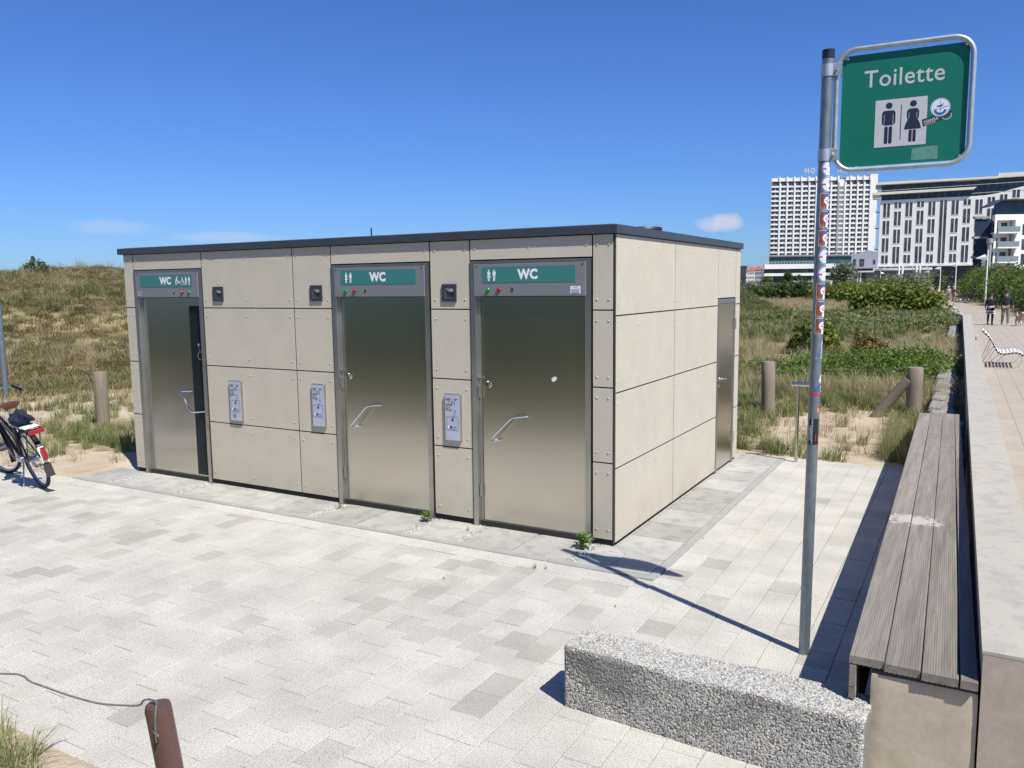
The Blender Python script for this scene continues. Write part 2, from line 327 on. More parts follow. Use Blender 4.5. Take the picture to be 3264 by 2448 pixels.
def copingmat():
    m = mat('worn_coping', (.385, .355, .305), .85, var=((1.2, .05),), bump=(50, .25, .004)); n = m.node_tree.nodes; l = m.node_tree.links; b = n['Principled BSDF']; cur = b.inputs['Base Color'].links[0].from_socket
    gp = n.new('ShaderNodeNewGeometry').outputs['Position']
    def layer(cur, sc_, lo, hi, col, amt, off):
        mp = n.new('ShaderNodeMapping'); mp.inputs['Location'].default_value = (off, off*2, 0); l.new(gp, mp.inputs[0])
        nz = n.new('ShaderNodeTexNoise'); nz.inputs['Scale'].default_value = sc_; nz.inputs['Detail'].default_value = 9; nz.inputs['Roughness'].default_value = .65; l.new(mp.outputs[0], nz.inputs['Vector'])
        mr = n.new('ShaderNodeMapRange'); mr.inputs[1].default_value = lo; mr.inputs[2].default_value = hi; mr.inputs[4].default_value = amt; l.new(nz.outputs[0], mr.inputs[0])
        mx = n.new('ShaderNodeMix'); mx.data_type = 'RGBA'; l.new(mr.outputs[0], mx.inputs[0]); l.new(cur, mx.inputs[6]); mx.inputs[7].default_value = tuple(col)+(1,); return mx.outputs[2]
    cur = layer(cur, 5.5, .53, .56, (.30, .29, .27), .55, 0)
    cur = layer(cur, 4.0, .60, .625, (.42, .345, .22), .5, 7)
    cur = layer(cur, 14, .57, .60, (.27, .265, .25), .5, 3)
    l.new(cur, b.inputs['Base Color']); return m
M['coping'] = copingmat()
def promomat():
    m = mat('promenade_paving', (.365, .315, .262), .85, var=((.5, .06), (6, .05), (90, .08))); n = m.node_tree.nodes; l = m.node_tree.links; b = n['Principled BSDF']; cur = b.inputs['Base Color'].links[0].from_socket
    gp = n.new('ShaderNodeNewGeometry').outputs['Position']; mp = n.new('ShaderNodeMapping'); mp.inputs['Rotation'].default_value = (0, 0, math.radians(89)); l.new(gp, mp.inputs[0])
    br = n.new('ShaderNodeTexBrick'); br.inputs['Scale'].default_value = 1; br.inputs['Mortar Size'].default_value = .006; br.inputs['Brick Width'].default_value = .6; br.inputs['Row Height'].default_value = .3
    br.inputs['Color1'].default_value = (1, 1, 1, 1); br.inputs['Color2'].default_value = (.93, .93, .93, 1); br.inputs['Mortar'].default_value = (.55, .55, .55, 1); l.new(mp.outputs[0], br.inputs['Vector'])
    mx = n.new('ShaderNodeMix'); mx.data_type = 'RGBA'; mx.blend_type = 'MULTIPLY'; mx.inputs[0].default_value = 1; l.new(cur, mx.inputs[6]); l.new(br.outputs[0], mx.inputs[7]); l.new(mx.outputs[2], b.inputs['Base Color']); return m
M['promo'] = promomat()
def groundmat():
    m = bpy.data.materials.new('dune_ground'); m.use_nodes = True; n = m.node_tree.nodes; l = m.node_tree.links; b = n['Principled BSDF']; b.inputs['Roughness'].default_value = .95; b.inputs['Specular IOR Level'].default_value = .2
    gp = n.new('ShaderNodeNewGeometry').outputs['Position']
    def nz(s, d=6):
        q = n.new('ShaderNodeTexNoise'); q.inputs['Scale'].default_value = s; q.inputs['Detail'].default_value = d; q.inputs['Roughness'].default_value = .65; l.new(gp, q.inputs['Vector']); return q.outputs[0]
    def mix(f, a, c):
        x = n.new('ShaderNodeMix'); x.data_type = 'RGBA'
        for i, q in ((0, f), (6, a), (7, c)):
            if isinstance(q, tuple): x.inputs[i].default_value = q+(1,)
            else: l.new(q, x.inputs[i])
        return x.outputs[2]
    def mr(v, a, c, o0=0, o1=1):
        x = n.new('ShaderNodeMapRange'); l.new(v, x.inputs[0]); x.inputs[1].default_value = a; x.inputs[2].default_value = c; x.inputs[3].default_value = o0; x.inputs[4].default_value = o1; return x.outputs[0]
    sand = mix(mr(nz(1.1), .35, .65), (.36, .29, .21), (.47, .395, .30)); sand = mix(mr(nz(45, 3), .40, .30, 0, .6), sand, (.24, .19, .13))
    veg = mix(mr(nz(.7), .35, .65), (.20, .17, .08), (.31, .25, .14)); veg = mix(mr(nz(9), .4, .65), veg, (.18, .165, .08)); veg = mix(mr(nz(.22), .45, .6, 0, .5), veg, (.29, .235, .14))
    at = n.new('ShaderNodeAttribute'); at.attribute_name = 'veg'
    s = n.new('ShaderNodeMath'); s.operation = 'ADD'; l.new(at.outputs['Fac'], s.inputs[0]); l.new(mr(nz(2.5), .2, .8, -.45, .45), s.inputs[1])
    l.new(mix(mr(s.outputs[0], .42, .58), sand, veg), b.inputs['Base Color'])
    bp = n.new('ShaderNodeBump'); bp.inputs['Strength'].default_value = .8; bp.inputs['Distance'].default_value = .05; l.new(nz(6, 8), bp.inputs['Height']); l.new(bp.outputs[0], b.inputs['Normal'])
    return m
M['ground'] = groundmat()
# ------------------------------------------------------------------ terrain
def sst(a, b, x): t = min(1, max(0, (x-a)/(b-a))); return t*t*(3-2*t)
def fn(x, y, s, o=0): return noise.noise(Vector((x*s+o, y*s-o, o*1.7)))
def wallx(y):            # left face of the promenade wall
    return 2.843-.0171*y if y < 36.8 else 2.214-(y-36.8)*.0958
def promright(y):
    P = [(-30, 9), (30, 8.6), (45, 7.0), (57, 5.3), (64, 5.0), (80, 3.3), (88, 1.8), (115, -1.2), (160, -7), (260, -24)]
    for (a, b), (c, d) in zip(P[:-1], P[1:]):
        if y <= c: return b+(d-b)*max(0, (y-a))/(c-a)
    return P[-1][1]
def foot(x, y): return (x+15.5)*-.874+(y-2.9)*.486
def plaza_in(x, y, e=0):
    return (-13+e < x < 2.95 and -4.45+e < y < -.58-e) or (-7.26+e < x < 2.95 and -.7 < y < 4.68-e)
def H(x, y):
    d = foot(x, y); f = sst(-9, -15, x)*(1-sst(45, 75, y))
    h = 0.02+.05*fn(x, y, .45)+.02*fn(x, y, 1.6, 5)
    prof = 3.17*sst(-3, 27, d)+.35*sst(8, 10.5, d)*sst(20, 13, d)-(.9*sst(27, 40, d))
    h += f*(prof*(1+.10*fn(x, y, .12, 3))+.22*sst(1, 6, d)*fn(x, y, .5, 9)+sst(14, 24, d)*.35*fn(x, y, .25, 2))
    # meadow behind the building
    if y > 5: h += sst(5, 20, y)*.12*fn(x, y, .15, 4)+.0*y
    # rise under the viewpoint
    if y < -4.4: h += .78*sst(-4.5, -7.2, y)+1.6*sst(-9, -22, y)+.05*fn(x, y, 1.2, 8)
    # keep level next to the paving
    m = max(0, 1-max(abs(min(0, x+13.4))*0, 0))
    near = sst(1.2, .2, max(-13-x, x-2.95, min(max(-4.45-y, y+.58), max(-4.45-y, y-4.68) if x > -7.26 else 9)))
    h = h*(1-near)+near*(-.004+.014*fn(x, y, 2.5, 3))
    if plaza_in(x, y, .12): h = -.2
    if wallx(y)+.08 < x < promright(y)-.1: h = -.2
    return h
def axis(lo, hi, step, far):
    a = list(np.arange(lo, hi+1e-6, step)); g = step; v = hi
    while v < far: g *= 1.09; v += g; a.append(v)
    g = step; v = lo; b = []
    while v > -far: g *= 1.09; v -= g; b.append(v)
    return b[::-1]+a
xs = axis(-18, 6, .2, 3500); ys = axis(-9, 14, .2, 3500)
me = bpy.data.meshes.new('ground'); V = []; veg = []
def vegmask(x, y):
    d = foot(x, y)
    if y < -4.2: return .2+.8*sst(-4.6, -5.2, y)*(1 if x < -2.2 or x > 0 else .4)+.6*sst(-5.6, -6.6, y)
    if x < -6.5 and y > -1:
        g = sst(-1.3, .3, d)                                   # sand strip at the dune foot
        t = sst(2.2, .6, math.hypot((x+9.6)/1.7, (y-1.6)/.9))  # green round the post
        k = sst(18.5, 20, d)*sst(22, 20.6, d)*.6
        return max(g-k*sst(-.1, .4, fn(x, y, .35, 11)), .75*t)
    if y > 4:
        s = sst(1.5, .9, math.hypot((x-1.25)/1.3, (y-6.9)/1.9))*1.2
        return max(.0, sst(4.6, 5.4, y)*.85-s)
    return .4
for y in ys:
    for x in xs: V.append((x, y, H(x, y))); veg.append(vegmask(x, y))
nx = len(xs); F = [(j*nx+i, j*nx+i+1, (j+1)*nx+i+1, (j+1)*nx+i) for j in range(len(ys)-1) for i in range(nx-1)]
me.from_pydata(V, [], F); me.polygons.foreach_set('use_smooth', [True]*len(F))
a = me.attributes.new('veg', 'FLOAT', 'POINT'); a.data.foreach_set('value', veg)
link('ground', me, M['ground'], kind='structure')
# ------------------------------------------------------------------ plaza: joint bed, tiles, slabs, edging
b = MB(); b.box(-13, 2.95, -4.45, -.64, -.35, -.008); b.box(-7.26, 2.95, -.64, 4.68, -.35, -.010)
plaza = b.obj('plaza', M['joint'], kind='structure')
TV = {}
def tilemesh(wd, ln, tone):
    k = (round(wd, 3), round(ln, 3), tone)
    if k not in TV:
        q = MB(); q.box(0, wd, 0, ln, -.035, 0, .003); q.tone = [tone]*len(q.f); TV[k] = q.mesh(M['tile'])
    return TV[k]
tiles = []
def tonepick(x, y):
    t = rnd.random(); far = fn(x, y, .35, 21)
    dark = .03+.30*max(0, sst(-3.4, -1.9, y)*sst(3.5, 0, y))*(1 if far > -.1 else .25)
    if t < dark*.4: return .03
    if t < dark: return .22
    if t < .5: return .6
    if t < .53: return .9
    return .45 if t < .75 else .75
G = .0032
def row(x0, x1, y0, y1, colw, ln, off=0):   # columns along y with staggered joints
    x = x0; i = 0
    while x < x1-.02:
        wd = min(colw, x1-x); y = y0-(ln*((i*.37+off) % 1)); 
        while y < y1-.01:
            L_ = ln; a, c = max(y, y0), min(y+L_, y1)
            if c-a > .05: tiles.append((x+G/2, a+G/2, wd-G, c-a-G))
            y += L_
        x += wd; i += 1
row(-13, .49, -4.45, -.855, .2075, .25); row(.625, 2.95, -4.45, 4.68, .2115, .25, .4)
for k in range(64): tiles.append((-13+k*.2107+G/2, -.85, .2107-G, .205)) # pale border row
for k in range(19): tiles.append((.495, -.855-.21*(k+1)+G/2, .126, .21-G)) # pale divider strip
FX = Vector((0.3, -2.2))
def vis(t):
    x, y = t[0], t[1]; dx, dy = x-CAM.x, y-CAM.y; dist = math.hypot(dx, dy); an = math.degrees(math.atan2(dx, dy))
    inv = -63 < an < 4 and dist > 3.2 and not (x < 2.45 and x > .85 and -3.0 < y < -2.45) and x < 2.3
    return dist if inv else dist+100
tiles.sort(key=vis)
rest = MB(); rest.tone = []
for k, (x, y, wd, ln) in enumerate(tiles):
    border = abs(wd-.126) < .001 or (abs(ln-.205) < .001)
    tn = .8 if border else tonepick(x, y)
    dz = -.0015+rnd.random()*.0025
    if k < 300: link('paving_tile', tilemesh(wd, ln, tn), None, plaza, (x, y, dz), (rnd.gauss(0, .0025), rnd.gauss(0, .0025), 0))
    else:
        n0 = len(rest.f); rest.box(x, x+wd, y, y+ln, -.035, dz, .003); rest.tone += [tn]*(len(rest.f)-n0)
rest.obj('paving_tiles', M['tile'], plaza, kind='stuff')
# concrete edging
def edging(x0, x1, y0, y1): MB().box(x0, x1, y0, y1, -.2, .006, .006).obj('edging_stone', M['edging'], plaza)
for k in range(8): edging(-7.25+k*.982+.004, -7.25+(k+1)*.982-.004, -.635, -.56)
for k in range(5): edging(.535, .61, -.555+k*1.045, -.563+(k+1)*1.045)
# slabs, slightly dished towards the edging, with gravel gaps by the door posts
def slab(pts, zt=None):
    q = MB(); n = 10; A, B_, C_, D_ = [Vector(p) for p in pts]; vs = []; 
    for j in range(n+1):
        for i in range(n+1):
            u, v = i/n, j/n; p = (A*(1-u)+B_*u)*(1-v)+(D_*(1-u)+C_*u)*v
            e = min(u, 1-u, v, 1-v); vs.append((p.x, p.y, .004-.011*math.sin(math.pi*u)*math.sin(math.pi*v)-(0.004 if e == 0 else 0)))
    k = len(vs)
    q.add(vs+[(p[0], p[1], -.08) for p in vs], [(j*(n+1)+i, j*(n+1)+i+1, (j+1)*(n+1)+i+1, (j+1)*(n+1)+i) for j in range(n) for i in range(n)]
        +[(i+1, i, k+i, k+i+1) for i in range(n)]+[(n*(n+1)+i, n*(n+1)+i+1, k+n*(n+1)+i+1, k+n*(n+1)+i) for i in range(n)]
        +[(j*(n+1), (j+1)*(n+1), k+(j+1)*(n+1), k+j*(n+1)) for j in range(n)]+[((j+1)*(n+1)+n, j*(n+1)+n, k+j*(n+1)+n, k+(j+1)*(n+1)+n) for j in range(n)])
    q.tone = [rnd.random()]*len(q.f); return q.obj('concrete_slab', M['slab'], plaza, smooth=True)
g = .004
edges = [(-7.22, -6.62), (-6.50, -5.97), (-5.96, -5.42), (-5.30, -4.80), (-4.79, -4.29), (-4.28, -3.78), (-3.77, -3.30), (-3.16, -2.62), (-2.61, -2.06), (-1.93, -1.43), (-1.33, -.79), (-.78, -.24), (-.13, .16)]
for a0, a1 in edges: slab([(a0+g, -.552), (a1-g, -.552), (a1-g, .05), (a0+g, .05)])
q = MB(); q.prism([(.168, -.55), (.525, -.55), (.012, -.004), (.168, -.004)][:2]+[(.02, -.01), (.168, -.01)][1:], -.08, .004); q.tone = [.5]*len(q.f); q.obj('concrete_slab', M['slab'], plaza)
q = MB(); q.prism([(.53, -.548), (.53, -.14), (.175, -.008), (.03, -.004)], -.08, .003); q.tone = [.35]*len(q.f); q.obj('concrete_slab', M['slab'], plaza)
yy = [-.13, .43, .92, 1.47, 1.98, 2.5, 3.02, 3.54, 4.06, 4.62]
for a0, a1 in zip(yy[:-1], yy[1:]): slab([(.0, a0+g), (.53, a0+g+(-.0)), (.53, a1-g), (.0, a1-g)])
# gravel in the gaps: small stones
q = MB(); q.tone = []
def stone(q, x, y, z, r):
    n0 = len(q.f); vs = []
    for dx, dy, dz in ((1,0,0),(-1,0,0),(0,1,0),(0,-1,0),(0,0,1),(0,0,-1)):
        s_ = r*(.7+.6*rnd.random()); vs.append((x+dx*s_, y+dy*s_, z+dz*s_*.7))
    q.add(vs, [(0,2,4),(2,1,4),(1,3,4),(3,0,4),(2,0,5),(1,2,5),(3,1,5),(0,3,5)]); q.tone += [rnd.random()]*(len(q.f)-n0)
for a0, a1 in ((-6.62, -6.50), (-5.42, -5.30), (-3.30, -3.16), (-2.06, -1.93), (-1.43, -1.33), (-.24, -.13)):
    for k in range(420): stone(q, rnd.uniform(a0, a1), rnd.uniform(-.55, .03), rnd.uniform(-.012, .0), rnd.uniform(.004, .010))
q.obj('gravel', M['gravel'], plaza, kind='stuff')
# ------------------------------------------------------------------ promenade
b = MB(); YS = [-30, -15, 0, 10, 20, 30, 36.8, 45, 57, 64, 80, 88, 100, 115, 135, 160, 200, 260]
vs = []
for y in YS: vs += [(wallx(y)+.2, y, 0), (promright(y), y, 0)]
b.add(vs, [(2*i, 2*i+1, 2*i+3, 2*i+2) for i in range(len(YS)-1)]); b.obj('promenade', M['promo'], kind='structure')
# ------------------------------------------------------------------ toilet building
B = empty('toilet_building', (0, 0, 0), label='flat roofed public toilet pavilion clad in beige panels with steel doors', cat='building')
front = lambda u, v, w=0: (u, -w, v)
side = lambda u, v, w=0: (w, u, v)
b = MB(); b.box(-6.79, -.03, .075, 4.33, 0, 2.82); b.obj('core_wall', M['gap'], B)
b = MB(); b.box(-6.80, -.02, .022, .07, -.02, .052); b.box(-.07, -.025, .07, 4.34, -.02, .03); b.obj('plinth', M['gap'], B)
# roof with cap
b = MB(); b.box(-6.885, .026, -.032, 4.395, 2.843, 2.92, .004); cap = b.obj('roof_edge', M['cap'], B)
for x in (-5.1, -3.3, -1.5): MB().box(x-.05, x+.05, -.0335, -.03, 2.844, 2.917).obj('joint_cover', M['cap'], cap)
b = MB(); b.box(-6.84, -.03, .03, 4.35, 2.9205, 2.928); b.obj('roof_surface', M['roof'], B)
v = MB(); v.lathe([(.09, 0), (.09, .06), (.20, .075), (.215, .10), (.20, .125), (.05, .135)], (-.62, 2.35, 2.92)); v.obj('roof_vent', M['black'], B, smooth=True)
MB().tube([(-2.93, .25, 2.92), (-2.93, .25, 3.03)], .008, 6).obj('aerial', M['black'], B)
RIV = MB().lathe([(.0095, 0), (.0095, .003), (.006, .006), (.001, .007)], n=10).mesh(M['rivet'], True)
def rivets(p, pts, rot):
    for q in pts: link('rivet', RIV, None, p, q, rot)
GAPW = .0065
def fpanel(x0, x1, z0, z1, cols, rows=2):
    b = MB(); b.box(x0+GAPW, x1-GAPW, .0, .004, z0+GAPW, z1-GAPW, .001); p = b.obj('facade_panel', M['panel'], B)
    ins = .045 if x1-x0 < .4 else .06
    us = [x0+ins+(x1-x0-2*ins)*i/(cols-1) for i in range(cols)]
    zs = ([z1-.095, z0+.095] if z1-z0 > .3 else [z1-.09])
    rivets(p, [(u, .0005, z) for u in us for z in zs], (math.pi/2, 0, 0)); return p
R4 = [.055, .777, 1.47, 2.168, 2.842]
def column(x0, x1, cols, rows=R4):
    MB().box(x0+.001, x1-.001, .0048, .02, rows[0]+.004, rows[-1]).obj('panel_backing', M['gap'], B)
    for a0, a1 in zip(rows[:-1], rows[1:]): fpanel(x0, x1, a0, a1, cols)
column(-6.814, -6.622, 2); column(-5.348, -3.862, 3); column(-3.862, -3.300, 2); column(-1.996, -1.521, 2); column(-.222, -.018, 2)
for a0, a1 in ((-6.622, -5.348), (-3.300, -1.996), (-1.521, -.222)): fpanel(a0, a1, 2.640, 2.842, 3)
def spanel(y0, y1, z0, z1, cols):
    b = MB(); b.box(-.004, 0, y0+GAPW, y1-GAPW, z0+GAPW, z1-GAPW, .001); p = b.obj('facade_panel', M['panel'], B)
    us = [y0+.045+(y1-y0-.09)*i/(cols-1) for i in range(cols)]; zs = [z1-.1, z0+.1]
    rivets(p, [(-.0005, u, z) for u in us for z in zs], (0, math.pi/2, 0))
S4 = [.03, .727, 1.421, 2.117, 2.842]
MB().box(-.02, -.0048, .014, 3.292, .034, 2.842).obj('panel_backing', M['gap'], B); MB().box(-.02, -.0048, 4.126, 4.358, .034, 2.842).obj('panel_backing', M['gap'], B); MB().box(-.02, -.0048, 3.294, 4.124, 2.208, 2.842).obj('panel_backing', M['gap'], B)
for y0, y1, c in ((.012, 1.643, 4), (1.643, 3.293, 4)):
    for a0, a1 in zip(S4[:-1], S4[1:]): spanel(y0, y1, a0, a1, c)
for a0, a1 in zip(S4[:-1], S4[1:]): spanel(4.125, 4.36, a0, a1, 2)
spanel(3.293, 4.125, 2.205, 2.842, 3)
b = MB(); b.box(-.016, -.0015, -.001, .009, .03, 2.842, .001); b.obj('corner_profile', M['corner'], B)
# rear and left cladding, seen only from other viewpoints
for a0, a1 in zip(R4[:-1], R4[1:]):
    for x0, x1 in ((-6.814, -5.1), (-5.1, -3.4), (-3.4, -1.7), (-1.7, -.0)):
        MB().box(x0+GAPW, x1-GAPW, 4.35, 4.36, a0+GAPW, a1-GAPW, .0012).obj('facade_panel', M['panel'], B)
    for y0, y1 in ((.012, 1.45), (1.45, 2.9), (2.9, 4.345)):
        MB().box(-6.814, -6.804, y0+GAPW, y1-GAPW, a0+GAPW, a1-GAPW, .0012).obj('facade_panel', M['panel'], B)
# pictograms ------------------------------------------------------
def man(f, u, v, h):     # standing man, feet at v, height h
    f.circ(u, v+h*.90, h*.075); 
    f.poly([(u-h*.15, v+h*.80), (u+h*.15, v+h*.80), (u+h*.15, v+h*.46), (u+h*.105, v+h*.46), (u+h*.1, v+h*.72), (u+h*.09, v+h*.44), (u-h*.09, v+h*.44), (u-h*.1, v+h*.72), (u-h*.105, v+h*.46), (u-h*.15, v+h*.46)])
    f.rect(u-h*.09, u-h*.012, v, v+h*.43); f.rect(u+h*.012, u+h*.09, v, v+h*.43)
def woman(f, u, v, h):
    f.circ(u, v+h*.90, h*.075)
    f.poly([(u-h*.10, v+h*.80), (u+h*.10, v+h*.80), (u+h*.15, v+h*.72), (u+h*.155, v+h*.52), (u+h*.10, v+h*.52), (u+h*.10, v+h*.54), (u+h*.20, v+h*.30), (u-h*.20, v+h*.30), (u-h*.10, v+h*.54), (u-h*.10, v+h*.52), (u-h*.155, v+h*.52), (u-h*.15, v+h*.72)])
    f.rect(u-h*.085, u-h*.012, v, v+h*.29); f.rect(u+h*.012, u+h*.085, v, v+h*.29)
def header(x0, x1, g0, g1, wc, people, lamps, lock, right):
    b = MB(); b.box(x0, x1, -.018, .045, 2.297, 2.603, .002); h = b.obj('door_header', M['header'], B)
    b = MB(); b.box(g0, g1, -.0205, -.010, 2.424, 2.572); b.obj('sign_window', M['green_glass'], h)
    f = Flat(front, .0211); f.text('WC', wc-.108, wc+.108, 2.452, 2.550, .05); f.obj('lettering', M['white'], h)
    f = Flat(front, .0211)
    if people == 'two': woman(f, g0+.075, 2.441, .112); man(f, g0+.135, 2.441, .112)
    else:
        woman(f, -5.609, 2.446, .106); man(f, -5.552, 2.446, .106)
        # nursing figure at a changing table
        f.circ(-5.767, 2.544, .010); f.poly([(-5.785, 2.533), (-5.768, 2.533), (-5.765, 2.505), (-5.785, 2.490), (-5.784, 2.446), (-5.797, 2.446), (-5.800, 2.495)])
        f.line([(-5.772, 2.522), (-5.757, 2.500), (-5.735, 2.490)], .007); f.rect(-5.768, -5.712, 2.468, 2.477); f.poly([(-5.768, 2.483), (-5.72, 2.483), (-5.735, 2.495), (-5.762, 2.490)]); f.circ(-5.714, 2.487, .006)
        # wheelchair user
        f.circ(-5.672, 2.532, .009); f.poly([(-5.682, 2.521), (-5.664, 2.521), (-5.662, 2.488), (-5.682, 2.486)]); f.line([(-5.675, 2.486), (-5.648, 2.484), (-5.640, 2.448)], .010); f.line([(-5.67, 2.503), (-5.648, 2.500)], .006)
        f.ring(-5.678, 2.470, .021, .025)
    f.obj('pictogram', M['white'], h)
    for x, m in lamps: MB().lathe([(.021, 0), (.0205, -.010), (.013, -.018), (.002, -.021)], (x, -.018, 2.358), n=14, axis='y').obj('signal_lamp', M[m], h, smooth=True)
    l_ = MB().lathe([(.016, 0), (.016, -.006), (.009, -.007)], (lock, -.018, 2.362), n=12, axis='y'); l_.obj('header_lock', M['chrome'], h, smooth=True)
    for x in (x0+.03, x1-.03): MB().lathe([(.009, 0), (.006, -.003)], (x, -.0185, 2.583), n=8, axis='y').obj('screw', M['black'], h)
    return h
def door(x0, x1, mirror=False):
    # frame: head plus two posts that run to the ground
    zt = 2.634
    b = MB(); b.box(x0, x0+.055, -.012, .07, -.02, zt-.028); b.obj('door_post', M['frame'], B)
    b = MB(); b.box(x1-.055, x1, -.012, .07, -.02, zt-.028); b.obj('door_post', M['frame'], B)
    b = MB(); b.box(x0, x1, -.012, .07, zt-.028, zt); b.obj('door_head', M['frame'], B)
    b = MB(); b.box(x0+.056, x0+.085, .035, .07, .0, 2.297); b.obj('door_reveal', M['frame'], B)
    b = MB(); b.box(x0+.088, x1-.058, .045, .058, .028, 2.292, .002); d = b.obj('door_leaf', M['steel'], B)
    b = MB(); b.box(x0+.06, x1-.057, .03, .07, -.01, .012); b.obj('threshold', M['frame'], B)
    return d
HB = []
for x0, x1, wc, side_ in ((-1.513, -.233, -.875, 'two'), (-3.289, -2.007, -2.65, 'two'), (-6.614, -5.356, -5.992, 'four')):
    d = door(x0, x1)
    if side_ == 'two':
        h = header(x0+.047, x1-.048, x0+.143, x1-.15, wc, 'two', ((x0+.208, 'green_lens'), (x0+.328, 'red_lens')), x0+.476, False)
        # slanted bar handle on stand-offs
        hx = x0+.215; 
        hm = MB(); hm.tube([(hx+.09, .045, .895), (hx+.02, -.02, .885), (hx+.0, -.03, .89), (hx+.03, -.034, .925), (hx+.215, -.034, 1.105), (hx+.25, -.03, 1.13), (hx+.29, -.02, 1.138), (hx+.38, .045, 1.143)], .009, 8); hm.obj('handle', M['chrome'], d, smooth=True)
        lm = MB().lathe([(.034, 0), (.034, -.006), (.028, -.012), (.012, -.012), (.010, -.018)], (x0+.160, .045, 1.432), n=16, axis='y'); lm.obj('lock', M['chrome'], d, smooth=True)
        hg = MB(); hg.box(x0+.060, x0+.084, .005, .034, 1.30, 1.42); hg.box(x0+.058, x0+.084, .0, .034, 1.49, 1.51); hg.obj('latch_plate', M['frame'], d)
        hg = MB(); hg.box(x0+.060, x0+.080, .010, .034, .30, .42); hg.obj('latch_plate', M['frame'], d)
    else:
        h = header(x0+.047, x1-.048, -6.478, -5.507, wc, 'four', ((-5.688, 'red_lens'), (-5.566, 'green_lens')), -5.835, True)
        MB().box(-5.665, -5.418, .043, .0445, .075, 2.19).obj('glass_strip', M['glassdark'], d)
        f = Flat(front, -.042); f.circ(-5.521, 1.712, .018); f.line([(-5.518, 1.70), (-5.514, 1.625), (-5.470, 1.622)], .008); f.line([(-5.512, 1.645), (-5.478, 1.645)], .006); f.line([(-5.470, 1.622), (-5.440, 1.545), (-5.425, 1.555)], .008); f.ring(-5.497, 1.578, .045, .052, 20, 2.0, 5.9); f.obj('wheelchair_symbol', M['grey_print'], d)
        MB().lathe([(.030, 0), (.030, -.004), (.027, -.006)], (-5.445, .043, 1.431), n=16, axis='y').obj('push_button', M['grey_print'], d, smooth=True)
        hm = MB(); hm.tube([(-5.69, .045, 1.135), (-5.79, -.02, 1.13), (-5.81, -.032, 1.12), (-5.805, -.034, 1.09), (-5.66, -.034, .915), (-5.625, -.034, .885), (-5.59, -.02, .878), (-5.48, .045, .885)], .012, 8); hm.obj('handle', M['chrome'], d, smooth=True)
        f = Flat(front, .020); f.rect(-6.545, -6.47, 2.313, 2.375); o_ = f.obj('sticker', M['st_brown'], h)
        f = Flat(front, .0215); f.rect(-6.478, -6.471, 2.313, 2.373); f.rect(-6.54, -6.482, 2.364, 2.370); f.ring(-6.52, 2.342, .008, .014); f.rect(-6.54, -6.482, 2.317, 2.322); f.obj('sticker_print', M['white'], h)
    if x0 == -1.513:
        f = Flat(front, .020); f.rect(-.432, -.330, 2.318, 2.386); f.obj('maker_plate', M['st_white'], h)
        f = Flat(front, .0215); f.text('KLARO', -.422, -.357, 2.340, 2.358, .01); f.ring(-.362, 2.350, .017, .021, 12, -1.5, 1.3, .7); f.rect(-.42, -.345, 2.323, 2.326); f.rect(-.42, -.345, 2.330, 2.333); f.rect(-.405, -.355, 2.374, 2.377); f.obj('maker_print', M['inkblue'], h)
        q = Flat(front, -.0425); pts = []
        for k in range(18):
            a = 2*math.pi*k/18; r = .028*(1+.35*rnd.uniform(-1, 1)); pts.append((-.630+r*math.cos(a), 1.517+r*.85*math.sin(a)))
        q.poly(pts); q.obj('torn_sticker', M['st_white'], d)
    HB.append(h)
# recessed wall lamps, coin units
for x, z in ((-5.07, 2.333), (-3.517, 2.335), (-1.764, 2.33)):
    b = MB(); x0, x1, z0, z1 = x-.084, x+.084, z-.086, z+.086
    o = [(x0, z0), (x1, z0), (x1, z1), (x0, z1)]; i_ = [(x0+.028, z0+.032), (x1-.028, z0+.032), (x1-.028, z1-.036), (x0+.028, z1-.036)]
    vs = [(u, -.006, v_) for u, v_ in o]+[(u, -.006, v_) for u, v_ in i_]+[(u, .0, v_) for u, v_ in o]+[(u*.6+x*.4, .018, v_*.75+(z-.01)*.25) for u, v_ in i_]
    b.add(vs, [(k, (k+1) % 4, 4+(k+1) % 4, 4+k) for k in range(4)]+[(8+k, 8+(k+1) % 4, (k+1) % 4, k) for k in range(4)]+[(4+k, 4+(k+1) % 4, 12+(k+1) % 4, 12+k) for k in range(4)]+[(12, 13, 14, 15)])
    b.v = [(p[0], min(p[1], -.0015) if i >= 12 else (p[1]-.010 if i < 8 else p[1]), p[2]) for i, p in enumerate(b.v)]
    n_ = b.obj('wall_lamp', M['niche'], B)
    b = MB(); b.add([(x-.048, -.0125, z+.046), (x+.050, -.0125, z+.046), (x+.050, -.0125, z+.010), (x-.005, -.003, z+.006)], [(0, 1, 2, 3)]); b.obj('lamp_lens', M['nichelight'], n_)
